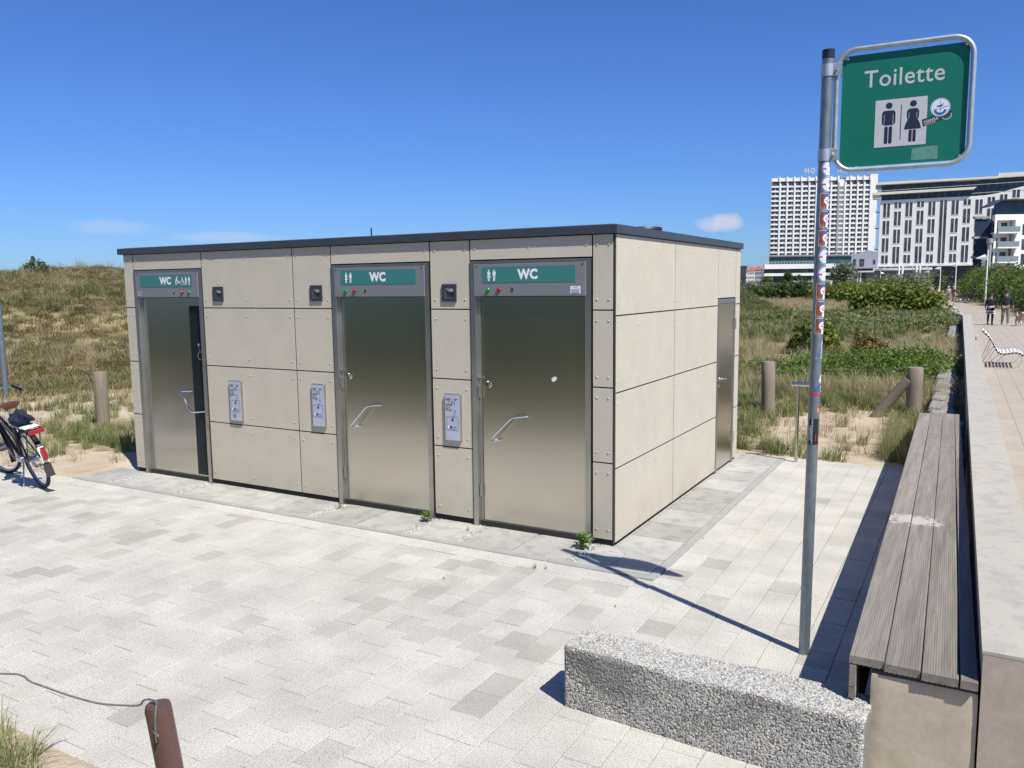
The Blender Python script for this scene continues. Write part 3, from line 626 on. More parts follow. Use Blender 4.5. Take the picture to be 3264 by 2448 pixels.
def coin(x0, x1, z0, z1, extra):
    b = MB(); b.box(x0, x1, -.028, .001, z0, z1, .003); p = b.obj('coin_unit', M['frame'], B)
    m_ = .009; X0, X1, Z0, Z1 = x0+m_, x1-m_, z0+m_, z1-m_; W, H_ = X1-X0, Z1-Z0
    MB().box(X0, X1, -.030, -.027, Z0, Z1).obj('face_plate', M['plate'], p)
    P = lambda u, v, w=0: (X0+u*W, -.031-w, Z1-v*H_)
    f = Flat(P, .001)
    for a, c, y in ((.06, .42, .085), (.06, .34, .105), (.60, .86, .085), (.62, .80, .11), (.16, .36, .135), (.08, .50, .225), (.24, .34, .265), (.24, .36, .29), (.24, .50, .325), (.24, .42, .35)): f.rect(a, c, y, y+.009)
    f.poly([(.60, .14), (.64, .14), (.67, .23), (.63, .23)]); f.poly([(.65, .33), (.69, .33), (.70, .40), (.66, .40)])
    f.line([(.60, .41), (.46, .53)], .012); f.line([(.72, .41), (.52, .53)], .012); f.circ(.50, .55, .08, 14, .028)
    f.line([(.10, .485), (.88, .485)], .006); f.line([(.10, .78), (.88, .78)], .006); f.line([(.10, .485), (.10, .78)], .012); f.line([(.88, .485), (.88, .78)], .012)
    for a, c, y in ((.46, .76, .70), (.46, .76, .745)): f.rect(a, c, y, y+.009)
    f.circ(.12, .325, .055, 10, .02); f.rect(.45, .5, .14, .2)
    if extra: f.ring(.38, .88, .14, .16, 16, 0, 6.2832, .35); f.poly([(.34, .84), (.42, .84), (.42, .92), (.34, .92)]); f.circ(.12, .375, .05, 10, .02)
    f.obj('print', M['ink'], p)
    f = Flat(P, .0015)
    for k in range(4): f.circ(.10+.12*k, .205, .045, 10, .016)
    f.circ(.12, .27, .06, 12, .022); f.obj('coin_symbols', M['st_green'], p)
    f = Flat(P, .0015); f.rect(.30, .44, .685, .745); f.obj('blue_logo', M['inkblue'], p)
    f = Flat(P, .0015); f.rect(.17, .29, .685, .745); f.obj('white_logo', M['white'], p)
coin(-4.945, -4.745, .822, 1.308, True); coin(-3.625, -3.438, .852, 1.334, False); coin(-1.834, -1.642, .845, 1.326, False)
# service door on the right side
b = MB(); b.box(-.05, .006, 3.298, 3.345, .0, 2.198); b.obj('door_post', M['frame'], B)
b = MB(); b.box(-.05, .006, 4.085, 4.120, .0, 2.198); b.obj('door_post', M['frame'], B)
b = MB(); b.box(-.05, .006, 3.346, 4.084, 2.14, 2.198); b.obj('door_head', M['frame'], B)
b = MB(); b.box(-.035, -.004, 3.349, 4.081, .03, 2.136, .002); d = b.obj('service_door', M['steel'], B)
b = MB(); b.lathe([(.026, 0), (.026, .008), (.012, .010), (.012, .045)], (-.004, 3.44, 1.19), n=12, axis='x'); b.tube([(.04, 3.44, 1.19), (.042, 3.58, 1.185)], .011, 8); b.lathe([(.022, 0), (.02, .006)], (-.004, 3.44, 1.11), n=12, axis='x'); b.obj('handle', M['chrome'], d, smooth=True)
for z in (1.86, .35, 1.2): 
    if z != 1.2: MB().tube([(.014, 4.10, z-.07), (.014, 4.10, z+.07)], .011, 8).obj('hinge', M['chrome'], d, smooth=True)
# ------------------------------------------------------------------ toilet sign on its pole
SB = Vector((1.919, -1.433, 0)); PH = math.radians(2.99); UX = Vector((math.cos(PH), math.sin(PH), 0)); OUT = Vector((math.sin(PH), -math.cos(PH), 0))
S = empty('toilet_sign', SB, label='green sign with a man and a woman on a galvanised pole covered in stickers', cat='sign')
lean = lambda z: Vector((.026*z/3.76, 0, z))
b = MB(); b.tube([lean(-.1), lean(0), lean(1.9), lean(3.735)], .034, 24); pole = b.obj('pole', M['galv'], S, smooth=True)
b = MB(); b.tube([lean(3.715), lean(3.765)], [.0365, .0358], 24); b.obj('pole_cap', M['blackcap'], pole, smooth=True)
sg = lambda u, v, w=0: tuple(UX*u+OUT*w+Vector((.026*.95*0, 0, v)))
sgp = lambda u, v, w=0: sg(u, v, -.0097+(w+.0085)*.12)     # prints lie a hair above the plate
# rounded tube frame
a_, L_, zt, zb, r_ = .052, .709, 3.749, 3.057, .105
pts = []
for cx_, cz_, a0 in ((a_+L_-r_, zt-r_, 0), (a_+r_, zt-r_, 90), (a_+r_, zb+r_, 180), (a_+L_-r_, zb+r_, 270)):
    for k in range(8): an = math.radians(a0+90*k/7); pts.append(sg(cx_+r_*math.cos(an)+.025, cz_+r_*math.sin(an)))
b = MB(); b.tube(pts, .0145, 10, closed=True); b.obj('sign_frame', M['galvl'], S, smooth=True)
def rrect(u0, u1, v0, v1, r, n=5):
    out = []
    for cx_, cz_, a0 in ((u1-r, v1-r, 0), (u0+r, v1-r, 90), (u0+r, v0+r, 180), (u1-r, v0+r, 270)):
        for k in range(n): an = math.radians(a0+90*k/(n-1)); out.append((cx_+r*math.cos(an), cz_+r*math.sin(an)))
    return out
pl = MB(lambda u, v, w: sg(u+.025-.025, v, w)); pl.prism(rrect(.106, .766, 3.077, 3.716, .035), -.014, -.010); plate = pl.obj('sign_plate', M['signgreen'], S)
f = Flat(sgp, -.008); f.text('Toilette', .228, .647, 3.524, 3.620, .006); f.obj('lettering', M['signwhite'], plate)
f = Flat(sgp, -.0085); f.rect(.2925, .5675, 3.177, 3.4475); f.obj('pictogram_field', M['signwhite'], plate)
f = Flat(sgp, -.0065); f.line([(.2925, 3.177), (.5675, 3.177), (.5675, 3.4475), (.2925, 3.4475), (.2925, 3.177)], .002)
mu, mv = .3665, 3.195
f.circ(mu, 3.411, .018); f.prism(rrect(mu-.036, mu+.036, 3.300, 3.384, .018), 0, .0003); f.obj('outline', M['navy_print'], plate)
f = Flat(sgp, -.0055); f.rect(mu-.0245, mu-.0225, 3.296, 3.362); f.rect(mu+.0225, mu+.0245, 3.296, 3.362); f.rect(.4935-.0215, .4935-.0195, 3.33, 3.362); f.rect(.4935+.0195, .4935+.0215, 3.33, 3.362); f.obj('arm_gap', M['signwhite'], plate)
f = Flat(sgp, -.0064); f.prism(rrect(mu-.021, mu-.002, 3.195, 3.294, .007), 0, .0002); f.prism(rrect(mu+.002, mu+.021, 3.195, 3.294, .007), 0, .0002)
f.poly([(.429, 3.213), (.4335, 3.213), (.4335, 3.410), (.429, 3.410)])
wu = .4935; f.circ(wu, 3.411, .018); f.prism(rrect(wu-.032, wu+.032, 3.318, 3.384, .020), 0, .0002)
sk = [(wu-.045, 3.268)]+[(wu-.045+.022*t, 3.268+.05*t**.6+.01*t) for t in (.3, .6, 1)]+[(wu+.045-.022*t, 3.268+.05*t**.6+.01*t) for t in (1, .6, .3)]+[(wu+.045, 3.268)]
f.poly(sk); f.prism(rrect(wu-.019, wu-.002, 3.197, 3.2655, .006), 0, .0002); f.prism(rrect(wu+.002, wu+.019, 3.197, 3.2655, .006), 0, .0002)
f.obj('pictogram', M['navy_print'], plate)
# stickers and tape on the plate
f = Flat(sgp, -.0052); f.poly([(.540, 3.315), (.640, 3.345), (.690, 3.352), (.695, 3.335), (.64, 3.305), (.548, 3.275)]); f.obj('torn_sticker', M['ink'], plate)
f = Flat(sgp, -.0048); f.text('HANSA', .552, .625, 3.300, 3.318, .02, .24); f.text('ROSTOCK', .556, .612, 3.287, 3.297, .02, .24); f.ring(.665, 3.330, .022, .026, 16, -2.6, .4); f.obj('torn_print', M['signwhite'], plate)
f = Flat(sgp, -.0044); f.circ(.632, 3.375, .0505, 28); f.obj('round_sticker', M['st_white'], plate)
f = Flat(sgp, -.0040); f.ring(.632, 3.375, .0455, .048, 30); f.line([(.596, 3.366), (.640, 3.366), (.652, 3.376), (.670, 3.378)], .004); f.ring(.632, 3.366, .020, .034, 16, 3.3, 6.1); f.poly([(.612, 3.385), (.640, 3.390), (.650, 3.402), (.645, 3.385), (.640, 3.378), (.616, 3.376)]); f.line([(.632, 3.348), (.632, 3.41)], .003); f.obj('ship_emblem', M['st_blue'], plate)
f = Flat(sgp, -.0070); f.poly([(.494, 3.092), (.630, 3.090), (.629, 3.166), (.496, 3.160)]); f.obj('tape_residue', M['tape'], plate)
# plate clips
for u, v_, du, dv in ((.134, 3.697, -1, 1), (.745, 3.703, 1, 1), (.735, 3.098, 1, -1), (.122, 3.094, -1, -1)):
    b = MB(sg); p0 = (u+du*.022, v_+dv*.022); q_ = (dv*.707*.010*du, .707*.010)
    b.add([(u-.7*.011*dv*du, v_+.7*.011, -.004), (u+.7*.011*dv*du, v_-.7*.011, -.004), (p0[0]+.7*.011*dv*du, p0[1]-.7*.011, .0), (p0[0]-.7*.011*dv*du, p0[1]+.7*.011, .0),
           (u-.7*.011*dv*du, v_+.7*.011, -.009), (u+.7*.011*dv*du, v_-.7*.011, -.009), (p0[0]+.7*.011*dv*du, p0[1]-.7*.011, -.006), (p0[0]-.7*.011*dv*du, p0[1]+.7*.011, -.006)],
          [(0, 1, 2, 3), (7, 6, 5, 4), (0, 4, 5, 1), (1, 5, 6, 2), (2, 6, 7, 3), (3, 7, 4, 0)]); c = b.obj('plate_clip', M['galvl'], S)
    MB(lambda x, y, z: sg(u+x, v_+z, -y)).lathe([(.007, .004), (.007, 0), (.003, -.001)], (0, 0, 0), n=8, axis='y').obj('bolt', M['chrome'], c)
for z in (3.645, 3.154):
    b = MB(lambda x, y, zz: tuple(lean(z)+UX*x+OUT*y+Vector((0, 0, zz)))); b.lathe([(.0385, -.035), (.0385, .035)], n=20); b.box(.030, .078, .016, .022, -.036, .036, .002); b.box(.030, .078, -.022, -.016, -.036, .036, .002); c = b.obj('clamp', M['galvl'], S)
    b = MB(lambda x, y, zz: tuple(lean(z)+UX*x+OUT*y+Vector((0, 0, zz)))); b.lathe([(.009, .022), (.009, .030), (.004, .034)], (.052, 0, 0), n=6, axis='y'); b.obj('bolt', M['chrome'], c)
# stickers wrapped round the pole; th = angle of the centre (0 = towards +x)
TH = math.radians(-42)
TR_ = math.radians(-22)
def wrap(z0, th=TH, r=.0347):
    def P(u, v, w=0):
        c = lean(z0+v); a = th+u/r; return (c.x+(r+w)*math.cos(a), c.y+(r+w)*math.sin(a), c.z)
    return P
def disc(P, r, w, r1=0):
    f = Flat(P, w); n = 24
    for j in range(6):
        f.ring(0, 0, r1+(r-r1)*j/6, r1+(r-r1)*(j+1)/6, n)
    return f
def rectg(P, u0, u1, v0, v1, w):
    f = Flat(P, w); n = 8
    for k in range(n): f.rect(u0+(u1-u0)*k/n, u0+(u1-u0)*(k+1)/n, v0, v1)
    return f
for z in (3.074, 2.982, 2.551, 2.445):
    P = wrap(z, TR_); o = disc(P, .047, .0002).obj('round_sticker', M['st_white'], pole)
    f = disc(P, .0445, .0006, .0405); f.ring(0, 0, .026, .0275, 24); f.text('FUSSBALL', -.014, .012, .012, .018, .01, .5); f.text('CLUB', .0, .02, -.022, -.014, .01, -.4); f.obj('blue_ring', M['st_blue'], pole)
    rectg(P, -.044, -.018, -.006, .002, .0009).obj('red_bar', M['st_red'], pole)
for z in (2.881, 2.775, 2.660, 2.339, 2.231, 2.127):
    P = wrap(z, TH-.02); rectg(P, -.037, .037, -.048, .048, .0002).obj('square_sticker', M['st_white'], pole)
    rectg(P, -.034, .004, -.0455, .046, .0004).obj('brown_field', M['st_brown'], pole)
    f = rectg(P, -.006, .034, .022, .046, .0007); f.rect(-.002, .032, -.0455, -.018); f.obj('blue_field', M['st_blue'], pole)
    f = Flat(P, .0010)
    for j in range(4): f.ring(.010, .003, .0235*j/4, .0235*(j+1)/4, 18)
    f.obj('white_roundel', M['st_white'], pole)
    f = Flat(P, .0014); f.line([(-.006, .004), (.004, .002), (.014, -.004), (.022, -.004)], .005); f.line([(.004, .002), (.012, -.018)], .004); f.ring(.012, .012, .004, .007, 10); f.obj('red_flag', M['st_red'], pole)
    f = Flat(P, .0012); f.poly([(-.030, -.030), (-.008, -.034), (-.010, -.042), (-.028, -.042)]); f.obj('orange_patch', M['st_orange'], pole)
P = wrap(1.984, TH-.1); f = Flat(P, .0003); f.poly([(-.03, -.065), (.022, -.06), (.028, .075), (.012, .05)]); f.obj('pennant', M['st_blue'], pole)
f = Flat(P, .0008); f.poly([(-.022, -.058), (.016, -.055), (.022, .06), (.012, .035)]); f.obj('pennant_field', M['st_white'], pole)
f = Flat(P, .0012); f.text('F.C. HANSA', -.028, .052, -.012, .008, .02, 1.35); f.obj('pennant_text', M['st_blue'], pole)
P = wrap(1.765, TH-.1); f = Flat(P, .0003); f.poly([(-.042, -.045), (.026, -.05), (.022, .07), (.006, .03)]); f.obj('pennant', M['st_white'], pole)
f = Flat(P, .0008); f.text('MECKLENBURG', -.034, .036, -.024, -.006, .02, .75); f.text('VORPOMMERN', -.016, .036, -.040, -.028, .02, .5); f.obj('pennant_text', M['st_blue'], pole)
P = wrap(1.704, TH-.4); rectg(P, -.022, .02, -.008, .008, .0004).obj('sticker_remnant', M['st_red'], pole)
P = wrap(1.604, TH+.2); rectg(P, -.012, .008, -.014, .014, .0004).obj('sticker_remnant', M['st_orange'], pole)
P = wrap(1.472, TH-.25); rectg(P, -.040, .034, -.085, .078, .0003).obj('film_sticker', M['black'], pole)
f = Flat(P, .0009)
for k in range(17): f.rect(-.024, -.018, -.080+k*.0095, -.075+k*.0095); f.rect(.027, .032, -.080+k*.0095, -.075+k*.0095)
f.text('DYNAMO', -.078, .014, -.018, -.006, .02, 1.57); f.obj('film_print', M['st_white'], pole)
f = Flat(P, .0008); f.rect(-.012, .022, .0, .070); f.obj('film_blue', M['st_blue'], pole)
f = Flat(P, .0011); f.rect(.0, .024, -.065, -.02); f.obj('film_red', M['st_red'], pole)
# ------------------------------------------------------------------ exposed aggregate block
ST = empty('aggregate_block', (.84, -2.785, 0), math.radians(-3.0), label='low block of exposed pebble concrete lying against the near end of the bench', cat='concrete block')
LX, LY, LZ = 1.60, .29, .375
b = MB(); n = 40
def blk(x, y, z):
    q = Vector((x*3, y*3, z*3)); k = .008*noise.noise(q*2)+.012*noise.noise(q*.6)
    return k
# rounded box by grid
def gridface(b, fnc, nu, nv):
    vs = [fnc(i/nu, j/nv) for j in range(nv+1) for i in range(nu+1)]
    b.add(vs, [(j*(nu+1)+i, j*(nu+1)+i+1, (j+1)*(nu+1)+i+1, (j+1)*(nu+1)+i) for j in range(nv) for i in range(nu)])
def surf(x, y, z):   # push inwards at the edges, wobble elsewhere
    p = Vector((x, y, z)); c = Vector((min(max(x, .03), LX-.03), min(max(y, .03), LY-.03), min(z, LZ-.03))); d = p-c
    if d.length > 1e-6: p = c+d.normalized()*min(d.length, .03)
    w_ = blk(x, y, z); return (p.x+w_*.6, p.y+w_*.8, p.z+w_*.7)
gridface(b, lambda u, v: surf(u*LX, 0, v*LZ), 60, 16); gridface(b, lambda u, v: surf(u*LX, v*LY, LZ), 60, 12)
gridface(b, lambda u, v: surf(0, (1-u)*LY, v*LZ), 12, 16); gridface(b, lambda u, v: surf(LX, u*LY, v*LZ), 12, 16); gridface(b, lambda u, v: surf((1-u)*LX, LY, v*LZ), 60, 16)
b.obj('concrete_body', M['aggbase'], ST, smooth=True)
q = MB(); q.tone = []
def peb(q, p, nrm, r, k_=1):
    n0 = len(q.f); nrm = Vector(nrm); t = nrm.orthogonal().normalized(); bt = nrm.cross(t); a0 = rnd.random()*6.28; el = rnd.uniform(1, 1.5)
    vs = []
    for k in range(6):
        a = a0+k*math.pi/3; rr = r*rnd.uniform(.8, 1.15); ca, sa = math.cos(a-a0)*el, math.sin(a-a0)
        d = (t*math.cos(a0)+bt*math.sin(a0))*ca*rr+(bt*math.cos(a0)-t*math.sin(a0))*sa*rr
        vs.append(p+d-nrm*r*.15)
    for k in range(6): vs.append(p+(vs[k]-p+nrm*r*.15)*.62+nrm*r*rnd.uniform(.35, .5))
    q.add(vs, [(k, (k+1) % 6, 6+(k+1) % 6, 6+k) for k in range(6)]+[(6, 7, 8, 9, 10, 11)])
    t_ = rnd.random(); tn = 1.0 if t_ < .003 else (.15 if t_ < .12 else rnd.uniform(.25, .74))*k_; q.tone += [tn]*(len(q.f)-n0)
def scat(q, n, fnc, nrm, dark=False):
    for _ in range(n):
        u, v = rnd.random(), rnd.random(); p = Vector(surf(*fnc(u, v)))
        if dark and fn(p.x, p.z, 5, 31) > .12+.5*abs(v-.62) and rnd.random() < .55: continue
        st_ = fn(p.x, p.z*1.6, 2.4, 31)+.9*(p.z/LZ-.55) if dark else -1
        peb(q, p, nrm, rnd.uniform(.0032, .0072), .36 if st_ > .10+rnd.gauss(0, .14) else 1)
scat(q, 12500, lambda u, v: (u*LX, 0, v*LZ), (0, -1, 0), True); scat(q, 9000, lambda u, v: (u*LX, v*LY, LZ), (0, 0, 1)); scat(q, 700, lambda u, v: (0, u*LY, v*LZ), (-1, 0, 0))
scat(q, 500, lambda u, v: (u*LX, v*.02, LZ-.02+.02*v), (0, -.7, .7)); scat(q, 1200, lambda u, v: (u*LX, LY, v*LZ), (0, 1, 0))
q.obj('pebbles', M['pebble'], ST, kind='stuff')
# ------------------------------------------------------------------ bench along the wall
BN = empty('bench', (2.6, 1.4, 0), label='long weathered timber bench running along the promenade wall', cat='bench')
def bx(s, y):      # s across the seat 0..1 at distance y
    xl = 2.333+(2.17-2.333)*(y+2.7)/8.3; xr = 2.876+(2.66-2.876)*(y+2.7)/8.3; return xl+(xr-xl)*s
def plank(s0, s1, y0, y1):
    prof = []; n = 13
    w_ = (bx(s1, 0)-bx(s0, 0)); 
    for k in range(n):
        for t, h in ((0, 0), (.34, -.0), (.50, -.0011), (.78, -.0011), (.94, 0)):
            prof.append(((k+t)/n, h))
    prof.append((1, 0)); prof = [(u, h-(.003 if u < .012 or u > .988 else 0)) for u, h in prof]
    low = [(1, -.042), (.0, -.042)]
    loop = prof+[(1-k/(2*7), -.042+(.004 if k % 2 else 0)) for k in range(15)]
    b = MB(); jx = rnd.gauss(0, .0012); jz = rnd.gauss(0, .0012); vs = []
    ns = max(2, int((y1-y0)/1.2)+1)
    for i in range(ns):
        y = y0+(y1-y0)*i/(ns-1); wob = .0015*math.sin(y*1.7+s0*9)
        for u, h in loop: s = s0+(s1-s0)*u; vs.append((bx(s, y)-2.6+jx+wob*.6, y-1.4, .6+h+jz+wob))
    m = len(loop); fs = [(i*m+k, i*m+(k+1) % m, (i+1)*m+(k+1) % m, (i+1)*m+k) for i in range(ns-1) for k in range(m)]
    fs += [tuple(range(m))[::-1], tuple(range((ns-1)*m, ns*m))]
    b.add(vs, fs); return b.obj('plank', M['wood'], BN)
SS = [(0, .283), (.294, .575), (.586, .862), (.872, 1.0)]
joints = [[-2.69, 3.11, 5.60], [-2.70, -.16, 3.9, 5.62], [-2.715, 3.16, 5.66], [-2.72, 1.2, 5.68]]
for (s0, s1), js in zip(SS, joints):
    for y0, y1 in zip(js[:-1], js[1:]): plank(s0, s1, y0+.002, y1-.002)
# screws
sc_ = MB().lathe([(.0045, 0), (.003, .001)], n=8).mesh(M['chrome'])
for y in (-2.55, -1.9, -.95, .0, .95, 1.9, 2.85):
    for s in (.07, .21, .36, .51, .65, .79): link('screw', sc_, None, BN, (bx(s, y)-2.6, y-1.4+rnd.gauss(0, .01), .5985))
def fascia(z0, z1, y0, y1):
    b = MB(); vs = []
    loop = [(0, z0), (.026, z0)]+[(.026+(.003 if k % 2 else 0), z0+(z1-z0)*k/12) for k in range(13)]+[(0, z1)]+[(-(.003 if k % 2 else 0), z1-(z1-z0)*k/12) for k in range(1, 12)]
    for y in (y0, y1): vs += [(bx(0, y)+.006+u-2.6, y-1.4, z) for u, z in loop]
    m = len(loop); b.add(vs, [(k, (k+1) % m, m+(k+1) % m, m+k) for k in range(m)]+[tuple(range(m))[::-1], tuple(range(m, 2*m))]); b.obj('front_board', M['wood'], BN)
fascia(.446, .556, -2.69, 5.6); fascia(.386, .441, -2.69, 5.6); fascia(.27, .382, -2.46, 5.6); fascia(.13, .265, -2.46, 5.6)
# plastered end pier and inner supports
def pier(x0, x1, y0, y1, z1, name='end_pier', m='plaster'):
    b = MB(); nn = 14
    def sf(x, y, z):
        k = .004*noise.noise(Vector((x*7, y*7, z*9))); c = Vector((min(max(x, x0+.02), x1-.012), min(max(y, y0+.02), y1-.02), min(z, z1-.02))); p = Vector((x, y, z)); d = p-c
        if d.length > 1e-6: p = c+d.normalized()*min(d.length, .02)
        return (p.x-2.6, p.y-1.4+k, p.z+k*.5)
    gridface(b, lambda u, v: sf(x0+(x1-x0)*u, y0, z1*v), nn, nn); gridface(b, lambda u, v: sf(x0, y1+(y0-y1)*u, z1*v), 8, nn); gridface(b, lambda u, v: sf(x1, y0+(y1-y0)*u, z1*v), 8, nn); gridface(b, lambda u, v: sf(x0+(x1-x0)*u, y0+(y1-y0)*v, z1), nn, 8); gridface(b, lambda u, v: sf(x1+(x0-x1)*u, y1, z1*v), nn, nn)
    b.obj(name, M[m], BN, smooth=True)
pier(2.428, 2.882, -2.688, -2.25, .538)
for y in (.1, 2.8, 5.1): pier(2.38, 2.70, y, y+.3, .55)
# ------------------------------------------------------------------ promenade wall
W_ = empty('promenade_wall', (2.9, 0, 0), label='long low plastered wall with worn coping between bench and promenade', cat='wall')
def prismwall(ys, off0, off1, z0, z1, name, m, joint=0):
    b = MB(); vs = []
    for y in ys:
        x = wallx(y); vs += [(x+off0-2.9, y, z0), (x+off1-2.9, y, z0), (x+off1-2.9, y, z1), (x+off0-2.9, y, z1)]
    k = len(ys); fs = [(4*i+a, 4*i+(a+1) % 4, 4*i+4+(a+1) % 4, 4*i+4+a) for i in range(k-1) for a in range(4)]+[(3, 2, 1, 0), (4*k-4, 4*k-3, 4*k-2, 4*k-1)]
    b.add(vs, fs); return b.obj(name, M[m], W_)
prismwall([-2.70, 36.8, 56, 100, 150], 0, .30, -.2, .735, 'wall_body', 'plaster2')
cuts = [-2.703]+[1.4+3.1*k for k in range(11)]+[36.8, 43, 50, 60, 75, 100, 150]
for a, c in zip(cuts[:-1], cuts[1:]): prismwall([a+.002, c-.002], -.004, .304, .736, .752, 'coping', 'coping')
# ------------------------------------------------------------------ rough concrete footing beyond the bench
LD = empty('rough_footing', (2.3, 7, 0), label='rough crumbling concrete footing running beside the wall in the dune grass', cat='footing')
M['footing'] = mat('rough_footing', (.27, .255, .225), .95, var=((3, .3), (20, .35, (.14, .13, .115)), (50, .3)), bump=(18, .8, .03))
y = 6.0
while y < 44:
    ln = rnd.uniform(.85, 1.25); b = MB(); x0 = wallx(y+ln/2)-.53; wd = .37; off = rnd.gauss(0, .012); zt = .34+rnd.gauss(0, .012)
    def sf(x, yy, z):
        q = Vector((x*4+7, yy*4, z*4)); k = .03*noise.noise(q)+.02*noise.noise(q*3); c = Vector((min(max(x, .05), wd-.05), min(max(yy, .05), ln-.05), min(z, zt-.05))); p = Vector((x, yy, z)); d = p-c
        if d.length > 1e-6: p = c+d.normalized()*min(d.length, .05)
        return (x0+off+p.x+k*.6-2.3, y+p.y+k*.6-7, p.z+k)
    gridface(b, lambda u, v: sf(wd*u, 0, zt*v), 8, 6); gridface(b, lambda u, v: sf(0, ln*(1-u), zt*v), 12, 6); gridface(b, lambda u, v: sf(wd, ln*u, zt*v), 12, 6); gridface(b, lambda u, v: sf(wd*u, ln*v, zt), 8, 12)
    b.obj('footing_block', M['footing'], LD, smooth=False); y += ln+.015
# ------------------------------------------------------------------ posts, rails
def woodpost(x, y, h, r, label, tilt=0):
    o = empty('wooden_post', (x, y, 0), label=label, cat='post', group='round timber posts in the dune sand')
    b = MB(); n = 28; vs = []
    hs_ = [-.2, 0, .3, .6, h-.012, h]
    for i, z in enumerate(hs_):
        for k in range(n):
            a = 2*math.pi*k/n; rr = r*(1+.035*noise.noise(Vector((math.cos(a)*2.5, math.sin(a)*2.5, z*.8+x))))-(.008 if i == 5 else 0); vs.append((rr*math.cos(a)+tilt*z, rr*math.sin(a), z))
    fs = [(i*n+k, i*n+(k+1) % n, (i+1)*n+(k+1) % n, (i+1)*n+k) for i in range(5) for k in range(n)]+[tuple(range(5*n, 6*n))]
    b.add(vs, fs); b.obj('post_shaft', M['post'], o, smooth=True); return o
woodpost(-10.39, 1.92, .985, .108, 'reddish weathered timber post in the green tuft beside the parked bicycle')
woodpost(-.335, 7.85, 1.02, .115, 'weathered timber post close to the right rear corner of the toilet building', -.02)
p3 = woodpost(1.92, 8.68, .93, .125, 'weathered timber post with a diagonal brace near the end of the bench')
b = MB(); b.tube([(-.10, -.06, .72), (-.62, -.02, .0), (-.70, -.02, -.1)], [.085, .09, .09], 16); b.obj('diagonal_brace', M['post'], p3, smooth=True)
wr = MB(); pts = [(-.25, 7.9, .93)]+[(-.25+2.1*t, 7.9+.7*t, .93-.05*math.sin(math.pi*t)+.0*t) for t in (.2, .4, .6, .8)]+[(1.83, 8.6, .93)]; wr.tube(pts, .003, 5); wr.obj('fence_wire', M['rope'], label='thin wire strung between the two timber posts right of the building', cat='wire')
o = empty('steel_rail', (.775, 4.44, 0), math.radians(8), label='slim T shaped stainless steel leaning rail at the paving edge', cat='rail')
b = MB(); b.tube([(0, 0, -.05), (0, 0, 1.025)], .021, 14); b.obj('stem', M['steelbar'], o, smooth=True); b = MB(); b.tube([(-.085, 0, 1.05), (.17, 0, 1.05)], .03, 14); b.obj('top_bar', M['steelbar'], o, smooth=True)
# tall thin post at the left frame edge
b = MB(); b.tube([(0, 0, -.2), (-.02, 0, 2.15)], .062, 12); b.obj('metal_post', M['galv'], None, True, (-15.36, 3.0, 0), label='grey metal post standing in the sand behind the bicycle', cat='post')
# brown post and rope
BP = empty('brown_post', (.235, -4.93, 0), label='brown painted steel tube post with a rope clamped to its notched top', cat='post')
b = MB(); b.tube([(.12, .048, -.2), (.0165, -.0115, .80), (.0088, -.016, .872), (.0078, -.0165, .885)], [.0465, .0465, .0465, .043], 28); b.obj('post_tube', M['brown'], BP, smooth=True)
b = MB(); b.lathe([(.0415, 0), (.030, -.006), (.001, -.004)], (.0078, -.0165, .884), n=24); b.obj('post_cap', M['brown'], BP, smooth=True)
# rope: from the left over the notch, down the front
rp = [(-1.3, -5.9, .86), (-.75, -5.5, .95), (-.27, -5.215, 1.0), (-.17, -5.16, .965), (-.075, -5.11, .925), (-.02, -5.075, .900), (.05, -5.04, .882), (.13, -4.99, .872), (.175, -4.972, .877), (.193, -4.968, .897), (.215, -4.958, .903), (.248, -4.955, .899), (.272, -4.975, .89), (.285, -4.99, .86), (.290, -4.996, .82), (.292, -4.997, .775)]
def smoothpts(P, k=4):
    out = []; P = [Vector(p) for p in P]
    for i in range(len(P)-1):
        p0, p1, p2, p3_ = P[max(i-1, 0)], P[i], P[i+1], P[min(i+2, len(P)-1)]
        for j in range(k):
            t = j/k; out.append(.5*((2*p1)+(-p0+p2)*t+(2*p0-5*p1+4*p2-p3_)*t*t+(-p0+3*p1-3*p2+p3_)*t**3))
    return out+[P[-1]]
b = MB(); b.tube(smoothpts(rp), .0036, 8); b.obj('rope', M['rope'], smooth=True, label='thin grey rope hanging from the brown post towards the left', cat='rope')
b = MB(); b.tube([(.042, -.058, .808), (.068, -.066, .804)], .0045, 8); b.lathe([(.007, 0), (.007, .012)], (.040, -.057, .802), n=8); b.obj('rope_clamp', M['chrome'], BP, smooth=True)
